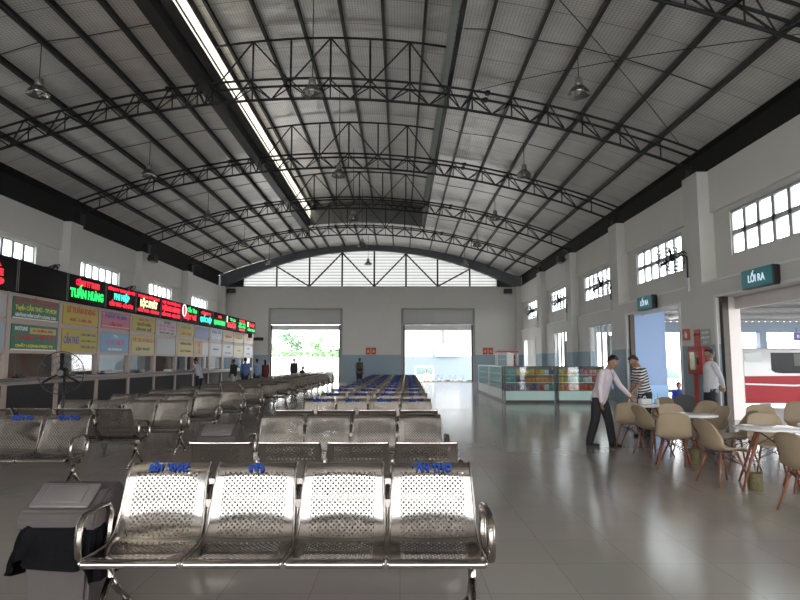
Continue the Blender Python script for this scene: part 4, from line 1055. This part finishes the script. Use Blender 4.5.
def person(loc, face, label, H=1.66, lean=0, hp=0, arms=None, feet=None, shirt=(.6, .55, .58), trous=(.015, .015, .018), sleeves='long', voxel=.011, shirt_mat=None, seated=False, hair_long=False, build=1.0, group=None, shoe=(.012, .012, .012), knees=None, twist=0):
    t = thing('person', label, 'person', loc, math.atan2(face[1], face[0]) - PI / 2, group)
    s = H / 1.7; V = Vector
    hipz = .46 if seated else .9 * s
    hip = V((0, 0, hipz)); la = math.radians(lean); d = V((0, math.sin(la), math.cos(la)))
    def tp(k): # point along the spine (bends from the waist)
        return hip + d * (k * s)
    neck = tp(.55); hd = math.radians(lean * .6 + hp); hdir = V((0, math.sin(hd), math.cos(hd)))
    hc = neck + V((0, math.sin(la) * .03, 0)) + hdir * (.155 * s) + V((0, .015, 0))
    sh = {x: tp(.485) + V((x * .172 * s * build, 0, 0)) for x in (-1, 1)}
    arms = arms or {}
    A = {}
    for x in (-1, 1):
        u, f, hv = arms.get(x, ((.12, .02, -1), (.04, .18, -1), None))
        u = V((u[0] * x, u[1], u[2])).normalized(); f = V((f[0] * x, f[1], f[2])).normalized()
        el = sh[x] + u * .285 * s; wr = el + f * .245 * s
        A[x] = (sh[x], el, wr, f)
    hips = {x: hip + V((x * .088 * s, 0, -.02)) for x in (-1, 1)}
    feet = feet or {-1: (-.1, .0), 1: (.1, .03)}
    Lg = {}
    for x in (-1, 1):
        an = V((feet[x][0], feet[x][1], .085 * s)) if not seated else V((x * .12, .42, .085))
        kn = V((x * .11, .42, .47)) if seated else lerp(hips[x], an, .5) + V((0, .035, 0))
        if knees and x in knees: kn = V(knees[x])
        Lg[x] = (hips[x], kn, an)
    mb = MB()
    tors = [(-.06, .098), (.04, .108), (.14, .1), (.26, .108), (.38, .118), (.46, .105), (.52, .06)]
    mb.tube([tp(k) for k, r in tors], [r * s * build for k, r in tors], 16, flat=1.42)
    mb.tube([tp(.49), neck, hc], [.062 * s, .055 * s, .052 * s], 12)
    R = Matrix.Rotation(-hd, 4, 'X')
    def hp_(v): return hc + (R @ V(v)) * s
    mb.ball(hc, .075 * s, .095 * s, .112 * s, 18, R); mb.ball(hp_((0, .035, -.055)), .052 * s, .058 * s, .055 * s, 14, R)
    mb.tube([hp_((0, .088, .018)), hp_((0, .108, -.02))], [.009 * s, .016 * s], 8); mb.ball(hp_((0, .085, .03)), .055 * s, .02 * s, .012 * s, 10, R)
    mb.ball(hp_((0, .085, -.058)), .026 * s, .014 * s, .012 * s, 10, R); mb.ball(hp_((0, .075, -.092)), .025 * s, .02 * s, .018 * s, 10, R)
    for x in (-1, 1): mb.ball(hp_((x * .077, -.005, -.005)), .012 * s, .022 * s, .034 * s, 8, R)
    for x in (-1, 1):
        S_, E_, W_, f = A[x]
        limb(mb, [S_, lerp(S_, E_, .5), E_, lerp(E_, W_, .35), W_], [.052 * s, .046 * s, .038 * s, .036 * s, .025 * s])
        hand(mb, W_ + f * .012, f, V((-x * .8, .45, 0)), s)
        h_, k_, a_ = Lg[x]
        limb(mb, [h_, lerp(h_, k_, .5), k_, lerp(k_, a_, .35), a_], [.085 * s, .072 * s, .054 * s, .05 * s, .036 * s])
        mb.tube([a_ + V((0, -.04, -.05 * s)), a_ + V((0, .12, -.06 * s))], [.035, .03], 10)
    me = remesh(mb, 'body', voxel, [SKIN, EYEW, EYED, LIP])
    e = MB(); e.bm.from_mesh(me)
    for x in (-1, 1):
        e.mi = 1; e.ball(hp_((x * .031, .083, .008)), .0145 * s, .011 * s, .009 * s, 8, R); e.mi = 2; e.ball(hp_((x * .031, .0915, .007)), .0072 * s, n=8)
        e.box(-.017 * s, .017 * s, .088 * s, .1 * s, .026 * s, .032 * s, Matrix.Translation(hc) @ R @ Matrix.Translation((x * .031 * s, 0, 0)))
    e.mi = 3; e.box(-.022 * s, .022 * s, .093 * s, .1035 * s, -.0605 * s, -.0565 * s, Matrix.Translation(hc) @ R)
    e.bm.to_mesh(me); e.bm.free()
    link('body', me, t)
    # hair
    hb = bmesh.new(); bmesh.ops.create_uvsphere(hb, u_segments=24, v_segments=16, radius=1)
    bmesh.ops.bisect_plane(hb, geom=hb.verts[:] + hb.edges[:] + hb.faces[:], plane_co=(0, 0, .12), plane_no=(0, -.62, .8), clear_inner=True)
    mh = MB(); mh.merge(hb, Matrix.Translation(hp_((0, -.006, .008))) @ R @ Matrix.Diagonal((.083 * s, .102 * s, .12 * s, 1)), True)
    if hair_long: mh.tube([hp_((0, -.06, .03)), hp_((0, -.1, -.08)), hp_((0, -.1, -.2))], [.06 * s, .06 * s, .03 * s], 10, flat=1.2)
    else: mh.ball(hp_((0, .03, .088)), .066 * s, .06 * s, .035 * s, 12, R)
    part('hair', mh, HAIR, t)
    # shirt
    sm = shirt_mat or mat('shirt_%d_%d_%d' % tuple(int(c * 100) for c in shirt), shirt, .8, noise=.08)
    mb = MB(); tors2 = [(-.1, .122), (-.02, .125), (.06, .125), (.16, .12), (.28, .127), (.39, .134), (.47, .118), (.525, .075)]
    mb.tube([tp(k) for k, r in tors2], [r * s * build for k, r in tors2], 18, flat=1.4)
    for x in (-1, 1):
        S_, E_, W_, f = A[x]
        if sleeves == 'long': limb(mb, [S_, lerp(S_, E_, .5), E_, lerp(E_, W_, .5), W_], [.066 * s, .06 * s, .051 * s, .047 * s, .037 * s])
        else: limb(mb, [S_, lerp(S_, E_, .35), lerp(S_, E_, .7)], [.068 * s, .064 * s, .062 * s])
    mb.tube([tp(.5), tp(.56)], [.075 * s, .062 * s], 12)
    link('shirt', remesh(mb, 'shirt', max(voxel, .011), [sm]), t)
    tm = mat('trousers_%d_%d_%d' % tuple(int(c * 100) for c in trous), trous, .8, noise=.15)
    mb = MB(); mb.tube([tp(-.1), tp(-.02), tp(.06), tp(.09)], [.1 * s, .116 * s, .113 * s, .1 * s], 16, flat=1.4)
    for x in (-1, 1):
        h_, k_, a_ = Lg[x]
        limb(mb, [h_, lerp(h_, k_, .5), k_, lerp(k_, a_, .45), lerp(k_, a_, .97)], [.106 * s, .098 * s, .084 * s, .08 * s, .075 * s])
    link('trousers', remesh(mb, 'trousers', max(voxel, .011), [tm]), t)
    for x in (-1, 1):
        a_ = Lg[x][2]; mb = MB()
        mb.rbox(-.043, .043, -.07, .19, -.085 * s, -.025, .024, 3, Matrix.Translation(a_)); mb.ball(a_ + V((0, -.01, -.03)), .048, .06, .05, 10)
        part('shoe', mb, mat('dark_shoe', shoe, .35, noise=.1), t)
    return t, tp, hp_, A, s

PINKW = mat('pale_pinkish_shirt', (.56, .5, .53), .8, noise=.05)
t, tp, hp_, A, s = person((3.68, 11.2, 0), (.72, -.69), 'man in a pale pinkish shirt and black trousers leaning one hand on the far table', 1.68, 20, 14,
    {-1: ((.3, .4, -.85), (.38, .55, -.72), None), 1: ((.2, -.12, -1), (.06, .1, -1), None)}, {-1: (-.13, .16), 1: (.12, -.16)}, voxel=.0065, shirt_mat=PINKW, build=1.07)
mb = MB()
for q in (-1, 1): mb.tube([tp(.5) + Vector((q * .05, .1, 0)), tp(.42) + Vector((q * .03, .142, 0)), tp(.28) + Vector((0, .172, 0))], .004, 6)
part('lanyard', mb, BLUETXT, t)
part('badge', MB().rbox(-.03, .03, -.006, .006, -.09, 0, .004, 1, Matrix.Translation(tp(.26) + Vector((0, .172, 0)))), mat('blue_white_badge', (.25, .28, .55), .4), t)
def stripes():
    m = mat('striped_knit', (.6, .6, .6), .85); nt = m.node_tree; b = nt.nodes['Principled BSDF']
    tc = nd(nt, 'ShaderNodeTexCoord'); sp = nd(nt, 'ShaderNodeSeparateXYZ'); nt.links.new(tc.outputs['Object'], sp.inputs[0])
    st = mth(nt, 'LESS_THAN', mth(nt, 'FRACT', mth(nt, 'MULTIPLY', mth(nt, 'ADD', sp.outputs['Z'], mth(nt, 'MULTIPLY', sp.outputs['Y'], .3)), 17)), .52)
    mx = nd(nt, 'ShaderNodeMix', data_type='RGBA'); mx.inputs[6].default_value = (.72, .72, .72, 1); mx.inputs[7].default_value = (.03, .03, .035, 1)
    nt.links.new(st, mx.inputs[0]); nt.links.new(mx.outputs[2], b.inputs['Base Color']); return m
person((5.05, 12.5, 0), (-1, -.1), 'person in a black and white striped top bending over the far side of the table', 1.68, 12, 24,
    {-1: ((.15, .35, -.9), (-.1, .6, -.75), None), 1: ((.2, .1, -1), (-.05, .45, -.9), None)}, voxel=.0065, shirt_mat=stripes(), sleeves='short', trous=(.015, .017, .025))
person((6.98, 13.6, 0), (-1, .12), 'man in a white shirt before the red hose box, hands behind his back', 1.8, -2, 4,
    {-1: ((.3, -.3, -.9), (-.45, -.35, -.8), None), 1: ((.3, -.3, -.9), (-.5, -.4, -.75), None)}, voxel=.0065, shirt=(.6, .6, .64), trous=(.02, .024, .035), build=1.1)
person((9.95, 21.6, GZ), (-.6, -1), 'person in a blue top seen through the second right doorway outside', 1.68, 4, 5, None, voxel=.011, shirt=(.03, .07, .45), trous=(.03, .03, .04))
person((-8.62, 26.0, 0), (-1, .35), 'man in a pale shirt leaning on the ticket counter with both arms', 1.68, 18, 5,
    {-1: ((.1, .6, -.7), (.0, .95, -.1), None), 1: ((.1, .6, -.7), (.0, .95, -.1), None)}, voxel=.011, shirt=(.42, .4, .46), trous=(.02, .02, .03))
q = 'people queueing at the far ticket windows'
person((-8.5, 31.0, 0), (-.8, .6), 'person in black with a bag at the head of the queue by the counter', 1.62, 3, 5, {1: ((.15, .4, -.9), (-.1, .9, .1), None)}, voxel=.012, shirt=(.02, .02, .025), trous=(.45, .44, .43), group=q)
person((-8.02, 31.3, 0), (-.5, 1), 'man in a mid-blue shirt and dark trousers second in the queue', 1.7, 2, 0, None, voxel=.012, shirt=(.1, .17, .36), trous=(.02, .02, .03), group=q)
person((-7.62, 32.2, 0), (-.4, 1), 'person in a light blue shirt third in the queue', 1.66, 0, 0, None, voxel=.012, shirt=(.24, .34, .46), trous=(.05, .06, .1), group=q)
person((-7.35, 32.9, 0), (-.3, 1), 'person in dark red at the tail of the queue', 1.6, 0, 0, None, voxel=.012, shirt=(.16, .03, .025), trous=(.03, .03, .03), hair_long=True, group=q)
person((-6.78, 38.6, 0), (.3, -1), 'person in dark clothes standing in front of the left far doorway', 1.7, 0, 0, None, voxel=.012, shirt=(.04, .045, .06), trous=(.02, .02, .025))
person((-6.2, 37.9, 0), (.9, -.5), 'person in dark red sitting on a bench end before the left far doorway', 1.62, 10, 5, {1: ((.1, .5, -.8), (-.1, .8, .3), None)}, voxel=.012, shirt=(.07, .03, .03), trous=(.03, .03, .035), seated=True)
t, tp, hp_, A, s = person((-2.42, 36.0, 0), (.15, 1), 'person with a black backpack walking towards the far wall', 1.7, 3, 0, None, voxel=.011, shirt=(.14, .16, .18), trous=(.03, .03, .04), sleeves='short')
k = thing('backpack', 'black backpack on the back of the walking person', 'backpack', (-2.37, 35.8, .98), .0)
mb = MB().rbox(-.19, .19, -.13, .09, 0, .5, .06, 3); part('bag', mb, BLACK, k)
part('pocket', MB().rbox(-.14, .14, -.18, -.1, .06, .28, .03, 2), BLACK, k)
part('strap', MB().tube([(-.1, .05, .45), (-.11, .15, .54), (-.11, .3, .5)], .016, 6).tube([(.1, .05, .45), (.11, .15, .54), (.11, .3, .5)], .016, 6), BLACK, k)
put(bplain, 'steel bench before the left far doorway with a person sitting on its end', (-5.3, 37.9, 0))

# ---------------------------------------------------------------- outside, right side
BLUEW = mat('cornflower_wall', (.27, .39, .62), .6, noise=.03); BLUEL = mat('light_blue_dado', (.33, .56, .85), .55, noise=.03)
t = thing('side_wall', 'cornflower-blue wall seen through the second right doorway, light blue at its foot', 'wall', (9.17, 22.52, GZ))
part('upper', MB().box(0, .79, 0, .3, 1.55, 4.6).box(-.38, .0, .0, .078, 1.55, 4.15), BLUEW, t); part('dado', MB().box(0, .8, -.015, .3, 0, 1.55).box(-.38, 0, -.015, .078, .905, 1.55), BLUEL, t)
CANB = mat('blue_grey_steel', (.16, .2, .25), .5, .3, noise=.1); CANR = mat('canopy_sheet', (.24, .24, .24), .6, .2, noise=.1)
t = thing('platform_canopy', 'grey sheet canopy over the bus bays outside, on blue-grey beams', 'canopy', (0, 0, 0))
mb = MB(); 
for i in range(63):
    x = 9.2 + i * .35; mb.prism([(6, 4.7), (33.4, 3.72), (33.4, 3.77), (6, 4.75)], 'x', x, x + .2); mb.prism([(6, 4.73), (33.4, 3.75), (33.4, 3.77), (6, 4.75)], 'x', x + .2, x + .35)
part('roof_sheet', mb, CANR, t)
for i in range(11):
    y = 8 + i * 2.4; z = 4.7 - (y - 6) * .0358; part('purlin', MB().box(9.2, 31, y, y + .08, z - .12, z), CANR, t)
part('edge_beam', MB().box(9.2, 31, 33.0, 33.3, 3.12, 3.7), CANB, t)
for x in (19.75, 28.0): part('column', MB().box(x, x + .38, 32.95, 33.35, GZ, 3.2), CANB, t)
for x in (16.15, 24.0): part('column', MB().box(x, x + .32, 6.95, 7.3, GZ, 4.6), CANB, t)
for x in (12.2,): part('gutter', MB().tube([(x, 6, 3.5), (x, 27, 3.5)], .1, 10), TRIMW, t, label='white gutter pipe')
t = thing('bay_sign', 'small blue sign with pale letters hanging from the canopy beam', 'sign', (21.95, 32.8, 2.85))
part('board', MB().box(-.45, .45, -.02, .02, -.2, .25), mat('navy_sign', (.03, .05, .22), .4), t); letter(t, 'BẾN', .25, WTXT, (0, -.025, .02), R_FAR, .55)
part('hanger', MB().box(-.3, -.28, -.01, .01, .25, .5).box(.28, .3, -.01, .01, .25, .5), BLACK, t)

BUSW = mat('white_coach_paint', (.6, .6, .61), .25, noise=.02, coat=.5); BUSR = mat('red_coach_paint', (.33, .012, .02), .35, noise=.05, spec=.2)
t = thing('coach', 'white and red coach with dark side windows parked outside the right doorway', 'bus', (17.0, 30.0, GZ))
mb = MB().rbox(0, 10.5, 0, 2.45, .35, 3.1, .14, 3); part('body', mb, BUSW, t)
lw = [(0.1, .4), (10.4, .4), (10.4, 1.55), (6, 1.66), (3, 1.72), (.1, 1.7)]
part('red_skirt', MB().prism(lw, 'y', -.012, .02), BUSR, t, label='red lower side panel')
part('stripe', MB().prism([(.1, 1.28), (2.5, 1.2), (6, 1.32), (10.4, 1.2), (10.4, 1.28), (6, 1.4), (2.5, 1.28), (.1, 1.36)], 'y', -.018, -.01), BUSW, t, label='white wave along the red skirt')
wp = [(1.45, 2.0), (1.62, 1.88), (2.0, 1.84), (10.2, 1.84), (10.2, 2.86), (1.45, 2.86)]
part('side_window', MB().prism(wp, 'y', -.016, .0), mat('dark_bus_window', (.008, .01, .012), .15, spec=.12), t, label='dark side window band')
part('rear_window', MB().prism([(.14, 2.5), (.2, 2.42), (.95, 2.42), (1.02, 2.5), (1.02, 2.84), (.14, 2.84)], 'y', -.016, 0), mat('pale_bus_window', (.3, .36, .33), .1), t, label='small pale window at its end')
for i in range(4): part('curtain', MB().box(2.6 + i * 1.9, 3.3 + i * 1.9, -.02, -.012, 2.2, 2.82), mat('beige_curtain', (.12, .13, .11), .7), t)
for x in (4.4, 8.6):
    w = part('wheel', MB().tube([(x, -.02, .5), (x, .26, .5)], .5, 24), mat('tyre_rubber', (.02, .02, .02), .8), t)
    part('hub', MB().tube([(x, -.04, .5), (x, .0, .5)], .24, 16), STEEL, w)
part('tail_light', MB().box(-.015, .02, .1, .3, 1.3, 2.2), REDM, t)
part('mirror', MB().rbox(-.25, -.05, -.2, .05, 2.1, 2.6, .04), BLACK, t)

def make_van(loc, rz, lab, colr):
    t = thing('minivan', lab, 'van', loc, rz)
    mb = MB().prism([(0, .35), (3.6, .35), (3.6, 1.98), (.95, 2.0), (.25, 1.2), (0, 1.05)], 'x', -.85, .85)
    bmesh.ops.bevel(mb.bm, geom=mb.bm.edges[:], offset=.06, segments=2, affect='EDGES'); part('body', mb, colr, t)
    Mw = Matrix.Translation((0, .6, 1.6)) @ Matrix.Rotation(-math.radians(41), 4, 'X')
    part('windscreen', MB().rbox(-.72, .72, -.03, .03, -.42, .42, .02, 2, Mw), mat('dark_green_glass', (.04, .08, .07), .1, spec=.6), t)
    for s in (-1, 1):
        part('headlight', MB().rbox(s * .62 - .15, s * .62 + .15, -.03, .1, .78, .98, .03), mat('headlight_glass', (.6, .62, .62), .15), t)
        part('side_window', MB().box(s * .845, s * .862, 1.2, 3.3, 1.25, 1.8), MATS['dark_green_glass'], t)
        for y in (.7, 2.9): part('wheel', MB().tube([(s * .66, y, .31), (s * .86, y, .31)], .31, 18), MATS['tyre_rubber'], t)
    part('bumper', MB().rbox(-.86, .86, -.08, .1, .32, .55, .04), BLACK, t)
    return t
make_van((2.1, 52.0, GZ), 0, 'white minivan with a dark windscreen outside the right far doorway', BUSW)
make_van((18.4, 41.0, GZ), 0, 'white minivan glimpsed between the blue wall and the red-hose wall', BUSW)

# motorbikes outside the right far doorway
def make_bike():
    t = thing('motorbike', 'x', 'motorbike', (0, 0, 0), 0, 'motorbikes outside the far doorway')
    for y in (-.6, .6):
        w = part('wheel', MB().tube([(0, y + .27 * math.cos(2 * PI * k / 20), .3 + .27 * math.sin(2 * PI * k / 20)) for k in range(20)], .035, 6, True), MATS['tyre_rubber'], t)
        part('hub', MB().tube([(-.05, y, .3), (.05, y, .3)], .07, 10), STEEL, w)
    part('body', MB().tube([(0, -.6, .62), (0, -.3, .6), (0, 0, .42), (0, .25, .5), (0, .42, .85)], [.08, .11, .1, .11, .09], 10), mat('dark_bike_paint', (.04, .04, .05), .3), t)
    part('saddle', MB().tube([(0, -.65, .78), (0, -.3, .78), (0, -.02, .72)], [.08, .11, .08], 10), BLACK, t)
    part('fork', MB().tube([(.07, .6, .3), (.05, .42, .9)], .02, 6).tube([(-.07, .6, .3), (-.05, .42, .9)], .02, 6), STEEL, t)
    part('handlebar', MB().tube([(-.34, .3, 1.02), (-.1, .4, .98), (.1, .4, .98), (.34, .3, 1.02)], .018, 6), BLACK, t)
    part('headlamp', MB().ball((0, .5, .92), .09, .08, .08), mat('lamp_glass', (.5, .5, .5), .15), t)
    for s in (-1, 1): part('mirror', MB().tube([(s * .28, .32, 1.02), (s * .36, .34, 1.2)], .008, 5).ball((s * .38, .34, 1.24), .06, .015, .04), BLACK, t)
    return t
bk = make_bike()
for x, y, r, l in ((2.95, 49.4, .5, 'motorbike parked closest to the white minivan'), (3.75, 51.2, 1.9, 'motorbike parked side on, second from the minivan'), (4.6, 49.6, .8, 'motorbike parked third from the minivan'), (5.6, 51.0, 1.75, 'motorbike parked farthest right by the doorway edge')):
    put(bk, l, (x, y, GZ), r, 'motorbikes outside the far doorway')
person((2.2, 50.2, GZ), (0, -1), 'person in pale clothes and a pale cap before the white minivan', 1.7, 5, 5, None, voxel=.013, shirt=(.6, .55, .4), trous=(.3, .25, .2))

# building beyond the right far doorway
t = thing('outbuilding', 'white sheet-clad building with a blue-grey foot outside the right far doorway', 'building', (-3.5, 58.0, GZ))
mb = MB(); mb.box(0, 14, .1, .6, 2.85, 7)
i = 0
while i * .7 < 14: mb.box(i * .7, i * .7 + .35, .04, .1, 2.85, 7); i += 1
part('cladding', mb, mat('white_cladding', (.3, .305, .31), .6, noise=.04), t)
part('foot_wall', MB().box(0, 14, .0, .6, 0, 2.85), mat('outer_blue_wall', (.15, .19, .23), .7, noise=.03), t)
part('canopy_edge', MB().box(-.5, 14, -.8, .1, 6.2, 6.9), mat('grey_eave', (.2, .2, .21), .6), t)
dct = MB(); dct.box(7.75, 8.4, -.35, .04, 4.15, 6.2)
part('duct', dct, mat('grey_duct', (.25, .27, .28), .5, .2), t)
lv = MB().box(6.9, 9.2, -.3, .04, 2.9, 4.1)
for k in range(5): lv.box(7.0, 9.0, -.34, -.3, 3.05 + k * .2, 3.13 + k * .2)
part('louvre_box', lv, mat('white_louvre_box', (.6, .6, .6), .5), t)

# fence and trees beyond the left far doorway
single('boundary_wall', MB().box(-17, -4.2, 62, 62.25, GZ, 1.95), mat('white_boundary', (.8, .8, .78), .8, noise=.05), 'bright white boundary wall outside the left far doorway', 'wall')
LEAF = mat('bright_leaf', (.16, .3, .13), .6, noise=.4, nscale=1.5); LEAF2 = mat('dull_leaf', (.12, .22, .12), .6, noise=.4, nscale=1.5); BARK = mat('bark', (.12, .09, .06), .9, noise=.3)
def tree(x, y, h, r, lab, m):
    t = thing('tree', lab, 'tree', (x, y, GZ), random.random() * 6, 'trees behind the boundary wall')
    part('trunk', MB().tube([(0, 0, 0), (.1, 0, h * .4), (0, .1, h * .8)], [.16, .11, .05], 8), BARK, t)
    mb = MB(); rnd = random.Random(int(x * 100))
    cl = [(rnd.gauss(0, r * .42), rnd.gauss(0, r * .42), h * rnd.uniform(.42, .95)) for _ in range(16)]
    for c in cl:
        cr = r * rnd.uniform(.3, .5)
        for _ in range(55):
            v = Vector((rnd.gauss(0, 1), rnd.gauss(0, 1), rnd.gauss(0, 1))).normalized() * cr * rnd.uniform(.5, 1); p = Vector(c) + v
            a = Vector((rnd.gauss(0, 1), rnd.gauss(0, 1), rnd.gauss(0, 1))).normalized() * .16; b = a.orthogonal().normalized() * .1
            mb.bm.faces.new([mb.bm.verts.new(q) for q in (p - a, p + b, p + a, p - b)])
    part('foliage', mb, m, t)
tree(-15.2, 68, 5.2, 1.6, 'leafy tree at the left edge of the left far doorway', LEAF)
tree(-12.4, 69, 5.6, 1.7, 'large dark leafy tree left of the middle of the far doorway', LEAF2)
tree(-9.4, 70, 5.4, 1.2, 'slim tree right of the middle of the far doorway', LEAF)
tree(-6.8, 68, 4.9, 1.1, 'small slender tree near the right side of the far doorway', LEAF2)
mb = MB(); rnd = random.Random(3)
for _ in range(3600):
    p = Vector((rnd.uniform(-18, -4), rnd.uniform(62.8, 64.2), rnd.uniform(GZ + .1, 2.6))); a = Vector((rnd.gauss(0, 1), rnd.gauss(0, 1), rnd.gauss(0, 1))).normalized() * .2; b = a.orthogonal().normalized() * .12
    mb.bm.faces.new([mb.bm.verts.new(q) for q in (p - a, p + b, p + a, p - b)])
single('hedge', mb, LEAF, 'continuous green hedge behind the white boundary wall', 'hedge', None).__setitem__('kind', 'stuff')

# unseen glowing red board added behind the camera for the front seats to mirror
t = thing('added_red_board', 'long glowing red board added behind the camera for the front seats to mirror', 'sign', (-1.5, YB + .3, 4.3)); part('board', MB().box(-4.5, 4.5, -.04, .04, -.35, .35), mat('glowing_red_board', (.6, .03, .04), .4, emit=(1, .03, .05), estr=.6), t)

# ---------------------------------------------------------------- light
W = bpy.data.worlds.new('overcast_sky'); SC.world = W; W.use_nodes = True
nt = W.node_tree; bg = nt.nodes['Background']
tc = nd(nt, 'ShaderNodeTexCoord'); sp = nd(nt, 'ShaderNodeSeparateXYZ'); nt.links.new(tc.outputs['Generated'], sp.inputs[0])
rp = nd(nt, 'ShaderNodeValToRGB'); rp.color_ramp.elements[0].position = .0; rp.color_ramp.elements[0].color = (.98, .985, 1, 1); rp.color_ramp.elements[1].position = 1; rp.color_ramp.elements[1].color = (.95, .975, 1, 1)
nt.links.new(sp.outputs['Z'], rp.inputs[0]); nt.links.new(rp.outputs[0], bg.inputs['Color']); bg.inputs['Strength'].default_value = SKY
def portal(loc, normal, w, h):
    l = bpy.data.lights.new('daylight_opening', 'AREA'); l.shape = 'RECTANGLE'; l.size = w; l.size_y = h
    l.cycles.is_portal = True
    o = bpy.data.objects.new('daylight_opening', l); COL.objects.link(o); o.location = loc
    n = Vector(normal)
    o.rotation_euler = (-n).to_track_quat('Z', 'Y').to_euler() if abs(n.z) > .9 else (Euler((PI / 2, 0, {(0, -1): PI, (0, 1): 0, (1, 0): -PI / 2, (-1, 0): PI / 2}[(round(n.x), round(n.y))])).to_matrix()).to_euler()
for a, b, c, d in RW + RDOORS + RGLAZ + NEARDOORS: portal((XR + .17, (a + b) / 2, (c + d) / 2), (-1, 0, 0), b - a, d - c)
for a, b, c, d in LW: portal((XL - .37, (a + b) / 2, (c + d) / 2), (1, 0, 0), b - a, d - c)
for a, b in FD: portal(((a + b) / 2, YF + .37, 2.1), (0, -1, 0), b - a, 4.2)
for a, b in BD: portal(((a + b) / 2, YB - .37, 2.8), (0, 1, 0), b - a, 5.6)
portal((-2.2, YF + .4, 8.4), (0, -1, 0), 19, 2.8); portal((-2.2, YB - .5, 8.4), (0, 1, 0), 19, 2.8)
portal((ML - .05, (YB + YM) / 2, 10.5), (1, 0, 0), YM - YB, 1.4)

# ---------------------------------------------------------------- camera
cam = bpy.data.cameras.new('camera'); co = bpy.data.objects.new('camera', cam); COL.objects.link(co)
cam.sensor_width = 36; cam.lens = 27.0; cam.clip_end = 400
co.location = (0, 0, 1.55); co.rotation_euler = (PI / 2 + math.atan(61 / 600), 0, 0)
SC.camera = co
SC.view_settings.view_transform = 'Standard'; SC.view_settings.look = 'None'; SC.view_settings.gamma = 1; SC.view_settings.use_curve_mapping = False
SC.view_settings.exposure = EXPO
SC.cycles.use_denoising = True
SC.cycles.max_bounces = 10; SC.cycles.diffuse_bounces = 6; SC.cycles.glossy_bounces = 5; SC.cycles.transparent_max_bounces = 16; SC.cycles.transmission_bounces = 6
SC.cycles.sample_clamp_indirect = 12
